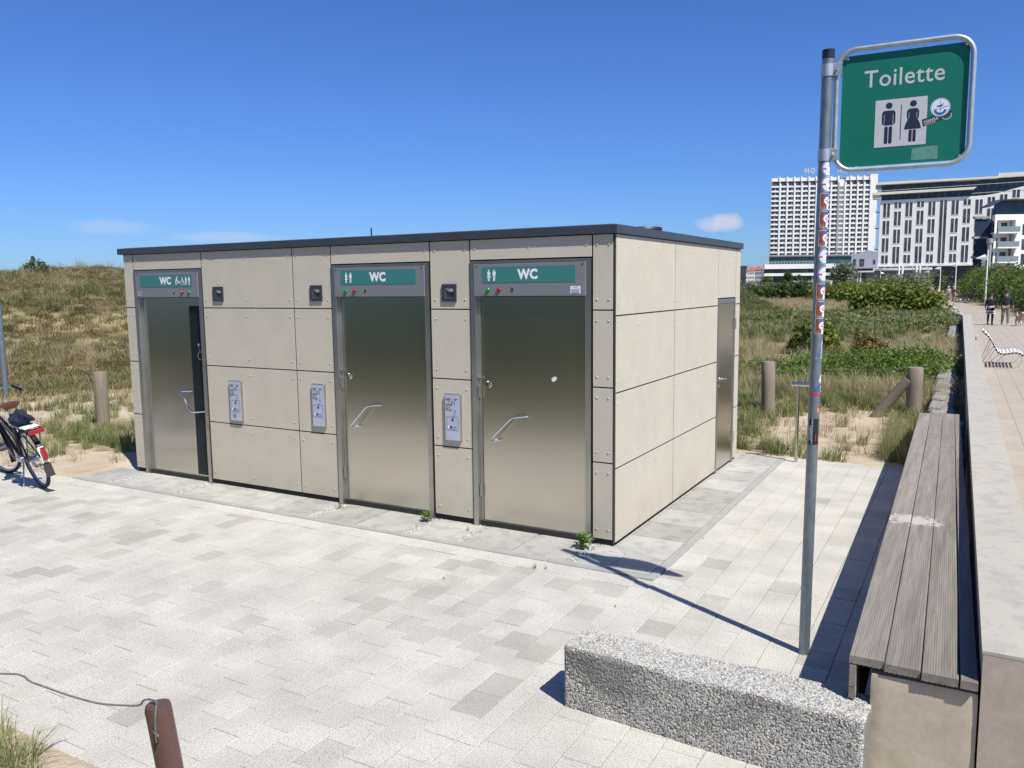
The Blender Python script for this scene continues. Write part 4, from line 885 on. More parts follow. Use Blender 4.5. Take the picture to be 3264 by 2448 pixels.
# ------------------------------------------------------------------ plants helpers
def leafmesh(name, lobes, n, size, m, seed, flat=.0, zmin=.02, up=.3, shell=.55, long=1.5):
    rg = np.random.default_rng(seed); vol = np.array([l[3]*l[4]*l[5] for l in lobes])**.67; pick = rg.choice(len(lobes), n, p=vol/vol.sum())
    Lb = np.array(lobes)[pick]; d = rg.normal(size=(n, 3)); d /= np.linalg.norm(d, axis=1)[:, None]
    r = shell+(1-shell)*rg.random(n)**.5
    cl = np.sin(d[:, 0]*7+Lb[:, 0]*3+seed)*np.sin(d[:, 1]*6+Lb[:, 1])*np.sin(d[:, 2]*8+seed*2); r *= 1+.30*cl+.15*rg.normal(size=n)
    c = Lb[:, :3]+d*Lb[:, 3:6]*r[:, None]; keep = c[:, 2] > zmin; c = c[keep]; d = d[keep]; cl = cl[keep]; n = len(c)
    nrm = d*.6+rg.normal(size=(n, 3))*.7+np.array([0, 0, up]); nrm /= np.linalg.norm(nrm, axis=1)[:, None]
    t = np.cross(nrm, rg.normal(size=(n, 3))); t /= np.linalg.norm(t, axis=1)[:, None]; bt = np.cross(nrm, t)
    s = size*(.4+1.2*rg.random(n)**1.5)[:, None]
    a = c-t*s*long*.5; e = c+t*s*long*.5; b1 = c+bt*s*.42+nrm*s*.12; b2 = c-bt*s*.42+nrm*s*.12
    V = np.stack([a, b1, e, b2], 1).reshape(-1, 3); F = np.arange(4*n).reshape(-1, 4)
    me = bpy.data.meshes.new(name); me.vertices.add(4*n); me.vertices.foreach_set('co', V.ravel()); me.loops.add(4*n); me.loops.foreach_set('vertex_index', F.ravel().astype(np.int32))
    me.polygons.add(n); me.polygons.foreach_set('loop_start', np.arange(0, 4*n, 4, dtype=np.int32)); me.polygons.foreach_set('loop_total', np.full(n, 4, np.int32))
    tn = np.clip(.5+.22*rg.normal(size=n)+.25*cl, 0, 1)
    at = me.attributes.new('tone', 'FLOAT', 'FACE'); at.data.foreach_set('value', tn.astype(np.float32)); me.materials.append(m); me.update(); me.validate(); return me
def bush(name, x, y, lobes, n, size, m, seed, label, cat='bush', group=None, stem=True, z=None, **k):
    o = empty(name, (x, y, H(x, y) if z is None else z), label=label, cat=cat, group=group)
    link('foliage', leafmesh('foliage', lobes, n, size, M[m], seed, **k), None, o)
    if stem:
        b = MB(); rg = random.Random(seed)
        for l in lobes:
            for _ in range(3):
                e = Vector((l[0]+rg.uniform(-.5, .5)*l[3], l[1]+rg.uniform(-.5, .5)*l[4], l[2]+.3*l[5])); s_ = Vector((l[0]*.6, l[1]*.6, -.05)); mid = (s_+e)/2+Vector((rg.uniform(-.1, .1), rg.uniform(-.1, .1), .05))*l[3]
                r = .03*max(l[3], .5); b.tube([s_, mid, e], [r, r*.7, r*.3], 5)
        b.obj('stem', M['bark'], o)
    return o
# ------------------------------------------------------------------ grass instancing
def blades(name, n, hgt, spread, lean_, wd, m, seed, droop=.5, heads=0):
    rg = random.Random(seed); b = MB(); b.tone = []
    for _ in range(n):
        a = rg.random()*6.28; r = spread*rg.random()**.6; x, y = r*math.cos(a), r*math.sin(a); h = hgt*rg.uniform(.45, 1.1); d = a+rg.uniform(-1.2, 1.2); ln = lean_*rg.uniform(.3, 1.3)*h; w_ = wd*rg.uniform(.7, 1.3)
        px, py = math.cos(d), math.sin(d); qx, qy = -py*w_, px*w_; n0 = len(b.f)
        p = [(x, y, -.03), (x+px*ln*.28, y+py*ln*.28, h*.5), (x+px*ln*.65, y+py*ln*.65, h*.84), (x+px*ln*(1+droop*.3), y+py*ln*(1+droop*.3), h*(1-.22*droop))]
        b.add([(p[0][0]-qx, p[0][1]-qy, p[0][2]), (p[0][0]+qx, p[0][1]+qy, p[0][2]), (p[1][0]-qx*.8, p[1][1]-qy*.8, p[1][2]), (p[1][0]+qx*.8, p[1][1]+qy*.8, p[1][2]), (p[2][0]-qx*.5, p[2][1]-qy*.5, p[2][2]), (p[2][0]+qx*.5, p[2][1]+qy*.5, p[2][2]), p[3]], [(0, 1, 3, 2), (2, 3, 5, 4), (4, 5, 6)])
        if rg.random() < heads:
            e = Vector(p[3]); k = .0022; b.add([e+Vector((-k, 0, -.03)), e+Vector((k, 0, -.03)), e+Vector((k*.6, 0, .04)), e+Vector((-k*.6, 0, .04))], [(0, 1, 2, 3)])
        b.tone += [rg.random()]*(len(b.f)-n0)
    return bpy.data.objects.new(name, b.mesh(m))
def scatter(name, P, protos, smin, smax, label, cat, tilt=.12, zoff=0, seed=1):
    rg = np.random.default_rng(seed); n = len(P)
    me = bpy.data.meshes.new(name); me.vertices.add(n); co = np.array([(x, y, H(x, y)+zoff) for x, y in P], dtype=np.float32); me.vertices.foreach_set('co', co.ravel())
    rot = np.stack([rg.normal(0, tilt, n), rg.normal(0, tilt, n), rg.random(n)*6.283], 1).astype(np.float32)
    me.attributes.new('rot', 'FLOAT_VECTOR', 'POINT').data.foreach_set('vector', rot.ravel())
    me.attributes.new('scl', 'FLOAT', 'POINT').data.foreach_set('value', rg.uniform(smin, smax, n).astype(np.float32))
    me.attributes.new('idx', 'INT', 'POINT').data.foreach_set('value', rg.integers(0, len(protos), n).astype(np.int32))
    o = link(name, me, label=label, cat=cat, kind='stuff')
    g = bpy.data.node_groups.new(name, 'GeometryNodeTree'); g.interface.new_socket('Geometry', in_out='INPUT', socket_type='NodeSocketGeometry'); g.interface.new_socket('Geometry', in_out='OUTPUT', socket_type='NodeSocketGeometry')
    gi = g.nodes.new('NodeGroupInput'); go = g.nodes.new('NodeGroupOutput'); jn = g.nodes.new('GeometryNodeJoinGeometry')
    def attr(nm, ty):
        a = g.nodes.new('GeometryNodeInputNamedAttribute'); a.data_type = ty; a.inputs[0].default_value = nm; return a.outputs[0]
    ar, as_, ai = attr('rot', 'FLOAT_VECTOR'), attr('scl', 'FLOAT'), attr('idx', 'INT')
    er = g.nodes.new('FunctionNodeEulerToRotation'); g.links.new(ar, er.inputs[0])
    for k, pr in enumerate(protos):
        oi = g.nodes.new('GeometryNodeObjectInfo'); oi.inputs['Object'].default_value = pr; oi.inputs['As Instance'].default_value = True
        ip = g.nodes.new('GeometryNodeInstanceOnPoints'); cp = g.nodes.new('FunctionNodeCompare'); cp.data_type = 'INT'; cp.operation = 'EQUAL'; g.links.new(ai, cp.inputs[2]); cp.inputs[3].default_value = k
        g.links.new(gi.outputs[0], ip.inputs['Points']); g.links.new(cp.outputs[0], ip.inputs['Selection']); g.links.new(oi.outputs['Geometry'], ip.inputs['Instance']); g.links.new(er.outputs[0], ip.inputs['Rotation']); g.links.new(as_, ip.inputs['Scale']); g.links.new(ip.outputs[0], jn.inputs[0])
    g.links.new(jn.outputs[0], go.inputs[0]); md = o.modifiers.new('scatter', 'NODES'); md.node_group = g; return o
BLOCK = lambda x, y: plaza_in(x, y, -.03) or x > wallx(y)-.05 or (-6.9 < x < 0 and -.6 < y < 4.5)
def sample(n, x0, x1, y0, y1, dens, seed):
    rg = random.Random(seed); out = []
    for _ in range(n):
        x, y = rg.uniform(x0, x1), rg.uniform(y0, y1)
        if BLOCK(x, y): continue
        if rg.random() < dens(x, y): out.append((x, y))
    return out
def fan(x, y, a0, a1): return a0 < math.degrees(math.atan2(x-CAM.x, y-CAM.y)) < a1
P_dry = [blades('dry_tuft', 46, .62, .13, .75, .004, M['dry'], s) for s in (1, 2, 3)]
P_grn = [blades('green_tuft', 60, .30, .12, .5, .0045, M['grn'], s) for s in (4, 5, 6)]
P_cov = [blades('low_cover', 60, .17, .26, .8, .009, M['cover'], s, .8) for s in (7, 8, 9)]
P_mix = [blades('meadow_tuft', 60, .42, .20, .55, .005, M['dry'], s, .4) for s in (10, 11)]
P_drt = [blades('sparse_tuft', 14, .22, .12, .9, .004, M['dry'], s, .6) for s in (41, 42)]
P_sge = [blades('sage_tuft', 50, .34, .20, .5, .012, M['sage'], s, .2) for s in (12, 13)]
# left dune
def dd(x, y): return foot(x, y)
def clear(x, y):   # straw keeps clear of the bushes that stand free in it
    return 0 if (math.hypot((x-.0)/2.6, (y-13.6)/2.3) < 1 or (-3.0 < x < -.8 and 19.5 < y < 22.4) or (-.9 < x < .8 and 17.5 < y < 20.6)) else 1
pts = sample(36000, -50, -12, -6, 34, lambda x, y: (1 if .0 < dd(x, y) < 27 else (.08 if -2 < dd(x, y) <= 0 else 0))*(1 if fan(x, y, -68, -38) else 0)*(.95 if fn(x, y, .3, 14) > -.3 else .5), 1)
scatter('dune_ground_cover', pts, P_cov, .5, 1.05, 'short olive brown ground cover on the dune slope left of the building', 'ground cover', .2)
pts = sample(14000, -50, -12, -6, 34, lambda x, y: (sst(.0, .3, fn(x, y, .35, 40))*.38+.03)*(1 if 1 < dd(x, y) < 18 else (1 if 18 <= dd(x, y) < 28 else 0))*(1 if fan(x, y, -68, -38) else 0), 2)
scatter('dune_dry_grass', pts, P_dry, .45, 1.0, 'straw coloured marram grass tufts across the dune slope', 'grass', .15)
pts = sample(9000, -50, -12, -6, 34, lambda x, y: sst(.05, .3, fn(x, y, .22, 77))*(1 if 5 < dd(x, y) < 24 else 0)*(.7 if fan(x, y, -68, -38) else 0), 12)
scatter('dune_sage', pts, P_sge, .6, 1.2, 'grey green low herbs in patches on the dune slope', 'ground cover')
def dgreen(x, y):
    if x < -6.9:
        t = .36*sst(1.3, .4, math.hypot((x+9.1)/2.0, (y-1.35)/.8)); e = .3*sst(-.3, .3, y)*sst(1.1, .3, y)*(1 if x > -10.5 else 0)
        return max(t, e*.5*sst(-.2, .4, fn(x, y, 1.1, 3)), .05 if dd(x, y) < -1 else 0, .06*sst(-.6, 0, dd(x, y))*sst(1.5, .5, dd(x, y)))
    return 0
pts = sample(5200, -16, -6.9, -.55, 7, dgreen, 3)
scatter('green_grass_by_post', pts, P_grn, .35, .95, 'green grass tufts around the timber post left of the building', 'grass')
pts = sample(2600, -16, -6.9, -.55, 8, lambda x, y: (.22 if -4.5 < dd(x, y) < 0 else .04)*(1 if fan(x, y, -70, -45) else 0), 61)
scatter('sparse_sand_grass', pts, P_drt, .5, 1.3, 'sparse dry stalks on the sand strip left of the building', 'grass')
pts = sample(1500, -.4, 2.4, 4.75, 9, lambda x, y: .10, 62)
scatter('sparse_sand_grass', pts, P_drt, .5, 1.3, 'sparse dry stalks on the sand between building and bench', 'grass')
# right meadow
def sandp(x, y): return math.hypot((x-1.25)/1.3, (y-6.9)/1.9)
pts = sample(13000, -4.5, 2.7, 4.6, 14, lambda x, y: (1 if fan(x, y, -20, 3) else 0)*(.02+.8*sst(.95, 1.6, sandp(x, y))+ .12*sst(5.7, 5.0, y))*(.5 if fn(x, y, .8, 6) > -.1 else .12), 4)
scatter('green_meadow_grass', pts, P_grn, .35, 1.0, 'green grass behind the paving edge right of the building', 'grass')
pts = sample(4200, -9, 2.7, 8, 24, lambda x, y: (1 if fan(x, y, -22, 3) else 0)*(.1+.75*sst(-.1, .25, fn(x, y, .3, 50)))*sst(8, 11, y)*clear(x, y), 5)
scatter('tall_straw_grass', pts, P_dry, .5, 1.1, 'tall straw coloured grass in the meadow beyond the right timber posts', 'grass')
pts = sample(16000, -40, 2.6, 14, 110, lambda x, y: (1 if fan(x, y, -21, 2) else 0)*(.7 if y < 60 else .5)*sst(14, 19, y)*clear(x, y)*(.55+.45*sst(-.2, .2, fn(x, y, .12, 8))), 6)
scatter('meadow_grass', pts, P_mix, .6, 1.25, 'dry mixed grass of the dune meadow stretching back to the bushes', 'grass')
pts = sample(9000, -16, 2.4, 22, 60, lambda x, y: (1 if fan(x, y, -21, 2) else 0)*sst(-.12, .12, fn(x, y, .13, 60)), 7)
scatter('meadow_green_patches', pts, P_sge, .8, 1.7, 'grey green herbs between the bushes of the meadow', 'ground cover')
pts = sample(3500, -3, 2.7, 4.8, 44, lambda x, y: .8 if wallx(y)-1.05 < x < wallx(y)-.60 else 0, 8)
pts += [(wallx(t)-.08, t) for t in np.arange(5.9, 44, .14)]
scatter('grass_along_footing', pts, P_grn, .5, 1.15, 'tall green grass along both sides of the rough footing', 'grass')
pts = sample(300, 1.75, 2.25, 4.8, 6.4, lambda x, y: .3, 18); scatter('seeding_grass', pts, [blades('seed_tuft', 26, .55, .10, .3, .003, M['grn'], 31, .1, .7), blades('seed_tuft', 26, .5, .10, .3, .003, M['dry'], 32, .1, .7)], .6, 1.0, 'seeding grass stalks beside the far end of the bench', 'grass')
# lower left corner
pts = sample(900, -2.6, -.85, -5.6, -4.5, lambda x, y: sst(-4.5, -4.95, y)*(.75 if x < -1.15 else .10), 9)
scatter('corner_grass', pts, [blades('corner_tuft', 40, .17, .08, .7, .0028, M['grn'], 21, .5), blades('corner_tuft', 22, .16, .08, 1.0, .0022, M['grn'], 22, .6)], .6, 1.3, 'thin grass and dry stalks on sand at the paving corner in front', 'grass')
# ground behind the viewpoint
pts = sample(7000, -26, 9, -16, -7.6, lambda x, y: .75 if x < 8 and not (wallx(y)-.1 < x < 9) else 0, 10)
pts += sample(4500, -22, -2.4, -7.6, -4.5, lambda x, y: .9, 11)
scatter('grass_behind_viewpoint', pts, P_sge+P_grn, .8, 1.6, 'grass on the dune opposite the toilet doors', 'grass')
# weeds at the building foot
def weed(x, y, h, n, label, seed):
    rg = random.Random(seed); b = MB(); b.tone = []
    for k in range(n):
        a = rg.random()*6.28; z = h*rg.uniform(.05, .85); l_ = h*rg.uniform(.3, .6); e = rg.uniform(-.1, .7); n0 = len(b.f); cx, cy = rg.gauss(0, h*.18), rg.gauss(0, h*.12)
        dx, dy = math.cos(a), math.sin(a); w_ = l_*.16; p = Vector((cx, cy, z))
        b.add([p, p+Vector((dx*l_*.5-dy*w_, dy*l_*.5+dx*w_, l_*.5*e+.004)), p+Vector((dx*l_, dy*l_, l_*e*.7)), p+Vector((dx*l_*.5+dy*w_, dy*l_*.5-dx*w_, l_*.5*e+.004))], [(0, 1, 2, 3)]); b.tone += [rg.random()]*(len(b.f)-n0)
    o = empty('weed', (x, y, 0), label=label, cat='plant', group='small weeds growing in the paving joints'); b.obj('leaves', M['weed'], o)
    s_ = MB(); 
    for k in range(4): s_.tube([(0, 0, -.01), (rg.gauss(0, h*.12), rg.gauss(0, h*.1), h*.6)], .0015, 4)
    s_.obj('stem', M['weed'], o)
weed(-2.03, -.13, .105, 70, 'leafy weed at the foot of the right post of the middle door', 1)
weed(-.235, -.17, .14, 90, 'largest leafy weed beside the right post of the nearest door', 2)
weed(-3.17, -.14, .07, 30, 'tiny weed at the left post of the middle door', 3)
weed(-1.47, -.20, .04, 20, 'small sprig in the gravel gap by the left post of the nearest door', 4)
weed(-.38, -.835, .035, 26, 'left of two grass sprigs in the pale border tiles', 5)
weed(-.29, -.815, .025, 18, 'right of two grass sprigs in the pale border tiles', 6)
weed(-.92, -1.42, .02, 12, 'lone tiny sprig between tiles in the middle of the plaza', 7)
weed(.545, -1.30, .02, 14, 'sprig on the pale divider strip of tiles', 8)
weed(.64, .62, .02, 14, 'sprig beside the edging right of the building', 9)
# ------------------------------------------------------------------ bushes and trees
bush('leafy_bush', -2.0, 53.2, [(-.9, 0, .9, 1.45, 1.2, 1.1), (.9, -.2, 1.05, 1.5, 1.2, 1.15), (-2.0, 0, .5, .9, .9, .8), (2.1, -.2, .6, 1.0, .9, .9), (0, -.3, .5, 2.3, 1.2, .8)], 11000, .17, 'leafy', 1, 'large yellow green leafy bush at the bend of the wall')
bush('leafy_bush', -1.95, 22.0, [(0, 0, .62, .62, .5, .55), (.25, 0, .45, .6, .5, .5), (-.3, 0, .35, .45, .4, .4)], 3600, .095, 'leafy', 2, 'small bright green leafy bush behind the sign pole in the straw grass')
bush('rose_thicket', .3, 14.2, [(-2.1, -.6, .18, .8, .7, .34), (-.9, -.3, .24, 1.1, 1.2, .40), (.4, .2, .30, 1.3, 1.5, .46), (1.25, .6, .32, .95, 1.6, .50)], 22000, .048, 'rose', 3, 'low deep green rose thicket spreading across the grass behind the posts', 'thicket')
bush('ochre_bush', -.15, 20.2, [(0, 0, .5, .42, .4, .40), (.25, 0, .35, .42, .4, .32)], 1900, .065, 'ochre_leaf', 4, 'small yellowish brown bush above the rose thicket')
bush('dune_shrub', -34.6, 15.1, [(0, 0, .2, .5, .45, .38), (-.15, 0, .6, .10, .10, .22)], 800, .085, 'dark_leaf', 17, 'small dark shrub standing out on the crest of the left dune')
bush('sage_shrub', -.6, 34, [(-2.0, 1, .25, 1.3, 1.2, .50), (-.4, 0, .22, 1.3, 1.0, .48), (1.0, .5, .25, 1.2, 1.2, .55), (2.0, 2.0, .35, .7, 1.5, .75)], 11000, .085, 'sage', 5, 'broad grey green shrub in front of the large leafy bush')
bush('sage_shrub', -6.4, 39, [(-1.3, 0, .3, .9, 1.0, .55), (.3, .2, .35, 1.1, 1.0, .65), (1.7, 0, .3, .8, .9, .5)], 5500, .085, 'sage', 6, 'grey green shrub in the meadow left of the sign pole')
bush('sage_shrub', -2.9, 43, [(-1.3, 0, .3, .9, 1.0, .55), (.6, .2, .35, 1.0, 1.0, .6)], 4000, .09, 'sage', 16, 'grey green shrub between the sign pole and the large leafy bush')
GB = 'dark bushes at the far edge of the meadow'
for k, (x, y, rx, rz, m, lab) in enumerate([(-26.5, 118, 2.8, 1.8, 'dark_leaf', 'leftmost dark bush at the far meadow edge beside the building corner'), (-22.6, 112, 2.6, 2.0, 'dark_leaf', 'dark green bush in front of the white hotel terrace'), (-18.6, 108, 2.4, 2.5, 'dark_leaf', 'tallest dark bush left of the sign pole'), (-12.2, 100, 2.9, 2.2, 'leafy', 'green bush under the silver willow'), (-8.2, 92, 3.0, 2.0, 'leafy', 'wide green bush right of the silver willow'), (-30.5, 126, 3.0, 1.6, 'scrub', 'grey brown scrub beside the far building corner'), (-36, 150, 5, 2.6, 'scrub', 'far grey scrub below the red roofs'), (-24, 160, 5, 1.8, 'scrub', 'grey scrub below the hotel terrace')]):
    bush('far_bush', x, y, [(-rx*.45, 0, rz*.4, rx*.6, rx*.5, rz*.55), (rx*.4, 0, rz*.45, rx*.6, rx*.5, rz*.6), (0, .3, rz*.4, rx*.5, rx*.5, rz*.5)], 3600, .24, m, 30+k, lab, group=GB, z=0)
def tree(x, y, h, r, m, n, sz, seed, label, cat='tree', group=None, z=None, trunk=.3):
    o = empty('tree', (x, y, H(x, y) if z is None else z), label=label, cat=cat, group=group); rg = random.Random(seed)
    lobes = [(rg.uniform(-.5, .5)*r, rg.uniform(-.5, .5)*r, h*(trunk+.1)+rg.random()*h*(.8-trunk), r*rg.uniform(.4, .65), r*rg.uniform(.4, .65), h*rg.uniform(.13, .2)) for _ in range(9)]
    link('crown', leafmesh('crown', lobes, n, sz, M[m], seed, shell=.35), None, o)
    b = MB(); b.tube([(0, 0, -.3), (.05*r, 0, h*.3), (0, .05*r, h*.7)], [.05*h, .035*h, .012*h], 8)
    for l in lobes[:6]: b.tube([(0, 0, h*.3), (l[0]*.6, l[1]*.6, l[2]*.85), (l[0], l[1], l[2])], [.02*h, .012*h, .006*h], 5)
    b.obj('trunk', M['bark'], o, smooth=True); return o
tree(-18.6, 151.8, 5.8, 2.7, 'willow', 5200, .28, 50, 'silvery willow between hotel terrace and lamp', z=0, trunk=.12)
tree(-61, 317, 5.4, 2.2, 'dark_leaf', 1400, .5, 51, 'taller dark pine in front of the hotel podium', z=0, group='small dark pines by the hotel', trunk=.2)
tree(-57, 318, 4.8, 1.6, 'dark_leaf', 1000, .5, 52, 'shorter dark pine right of the taller pine at the hotel podium', z=0, group='small dark pines by the hotel', trunk=.2)
tree(-68, 316, 4.2, 3.0, 'dark_leaf', 1400, .5, 53, 'broad dark tree at the left part of the hotel podium', z=0, group='small dark pines by the hotel', trunk=.15)
tree(-46.5, 320, 4.6, 3.4, 'dark_leaf', 1400, .5, 54, 'dark tree just left of the sign pole at the hotel podium', z=0, group='small dark pines by the hotel', trunk=.15)
# silver bushes before the resort, and the tall hedge right of the promenade
for k, (x, y, rx, rz, m, lab) in enumerate([(-8.0, 108, 2.6, 3.1, 'sage', 'grey green bush behind the leafy bush near the canopy'), (-5.3, 112, 2.6, 3.5, 'willow', 'silvery rounded bush left of the far promenade lamps'), (-4.4, 168, 4.2, 4.6, 'sage', 'grey bush far behind the man in the blue shirt')]):
    bush('silver_bush', x, y, [(-rx*.5, 0, rz*.45, rx*.6, rx*.5, rz*.45), (rx*.4, 0, rz*.5, rx*.6, rx*.5, rz*.48), (0, .3, rz*.3, rx*.8, rx*.5, rz*.4)], 4600, .2, m, 60+k, lab, cat='bush', group='silver bushes before the white hotel block', z=0)
hedge = [(2.6, 131, 4.2, 'dark_leaf', 'far end of the tall hedge behind the white lamp'), (3.2, 116, 3.9, 'leafy', 'light green hedge bush between second and third lamp'), (4.3, 104, 3.9, 'dark_leaf', 'dark hedge bush behind the parked bicycles'), (5.3, 93, 3.6, 'leafy', 'bright green hedge bush right of the parked bicycles'), (6.2, 83, 3.5, 'dark_leaf', 'hedge bush beside the nearest promenade lamp'), (7.4, 74, 3.8, 'leafy', 'bushy light green hedge shrub above the couple'), (8.0, 66, 3.4, 'dark_leaf', 'dark hedge bush behind the walking man'), (8.0, 58, 3.2, 'dark_leaf', 'nearest dark hedge bush at the right picture edge'), (9.4, 50, 3.0, 'dark_leaf', 'hedge bush partly outside the right picture edge')]
for k, (x, y, h, m, lab) in enumerate(hedge):
    bush('hedge_bush', x, y, [(-.6, -2, h*.35, 2.0, 3.0, h*.45), (.4, 1.5, h*.5, 2.2, 3.2, h*.5), (.3, -1, h*.62, 1.7, 2.2, h*.42), (-.9, 2, h*.3, 1.7, 3.0, h*.35)], 8200, .15, m, 80+k, lab, cat='bush', group='tall hedge along the promenade', z=0)
for k, (x, y) in enumerate([(-15.5, -6.6), (-12.6, -6.4), (-9.8, -6.6), (-7.2, -6.4), (-4.6, -6.5)]):  # unseen thickets, added so the steel doors mirror a darker green
    bush('added_low_thicket', x, y, [(-.9, 0, .35, 1.1, .7, .65), (.8, .1, .4, 1.1, .7, .7), (0, -.3, .3, 1.4, .7, .6)], 2600, .12, 'dark_leaf', 150+k, ('leftmost', 'second', 'middle', 'fourth', 'nearest')[k]+' low thicket between paving and dune facing the steel doors', cat='bush', group='low thickets facing the steel doors')
for k, (x, y) in enumerate([(-27, -9.5), (-22, -9), (-17, -9.6), (-12.5, -9), (-8.5, -9.7), (-4.5, -9.2), (-1, -10)]):  # further unseen row, added to darken the upper door reflections
    bush('added_dune_thicket', x, y, [(-1.4, 0, .6, 1.7, 1.2, 1.0), (1.2, .2, .7, 1.8, 1.2, 1.1), (0, -1, .8, 2.2, 1.5, 1.2)], 2600, .2, 'dark_leaf', 130+k, ('far left', 'second', 'third', 'middle', 'fifth', 'sixth', 'last')[k]+' dark thicket on the dune facing the steel doors, counted from the left', cat='bush', group='dark thickets facing the steel doors')
# trees opposite the doors, mirrored in the steel
for k, (x, y, h) in enumerate([(-24, -21, 7), (-17, -22, 8), (-10, -21, 7.5), (-3, -22, 8), (4, -21, 7)]):
    tree(x, y, h, 5.0, 'dark_leaf', 2600, .5, 110+k, ('outermost tree behind the brown post side', 'second tree behind the brown post side', 'middle tree opposite the steel doors', 'tree straight behind the viewpoint', 'last tree on the promenade side behind the viewpoint')[k], group='trees on the dune opposite the toilet doors', trunk=.1)
# ------------------------------------------------------------------ bicycle
M['bike_black'] = mat('bike_frame', (.012, .012, .015), .3)
M['tyre'] = mat('tyre', (.03, .03, .032), .8)
M['rim'] = mat('rim', (.42, .44, .50), .3, .9)
M['saddle'] = mat('brown_saddle', (.10, .034, .014), .22)
M['navy_cloth'] = mat('navy_cloth', (.008, .014, .04), .85, var=((14, .3),), bump=(20, .5, .01))
M['red_plastic'] = mat('red_plastic', (.30, .012, .018), .3)
def wheelparts(parent, x, yaw=0, spokes=28):
    wl = empty('wheel', (x, 0, .345)); wl.parent = parent; wl.rotation_euler = (0, 0, yaw)
    for k in ('label', 'category'): pass
    R = .32
    circ = lambda r, n=40: [(r*math.cos(6.28318*k/n), 0, r*math.sin(6.28318*k/n)) for k in range(n)]
    b = MB(); b.tube(circ(.323), .021, 8, closed=True); b.obj('tyre', M['tyre'], wl, smooth=True)
    b = MB(); b.tube(circ(.300), .012, 6, closed=True); b.obj('rim', M['rim'], wl, smooth=True)
    b = MB()
    for k in range(spokes):
        a = 6.28318*k/spokes; s_ = .03*(1 if k % 2 else -1); o_ = .5*(1 if k % 4 < 2 else -1)
        b.tube([(.02*math.cos(a+o_*2), s_, .02*math.sin(a+o_*2)), (.298*math.cos(a), 0, .298*math.sin(a))], .0013, 3, cap=False)
    b.lathe([(.014, -.045), (.035, -.04), (.035, .04), (.014, .045)], n=12, axis='y'); b.obj('spokes', M['rim'], wl)
    return wl
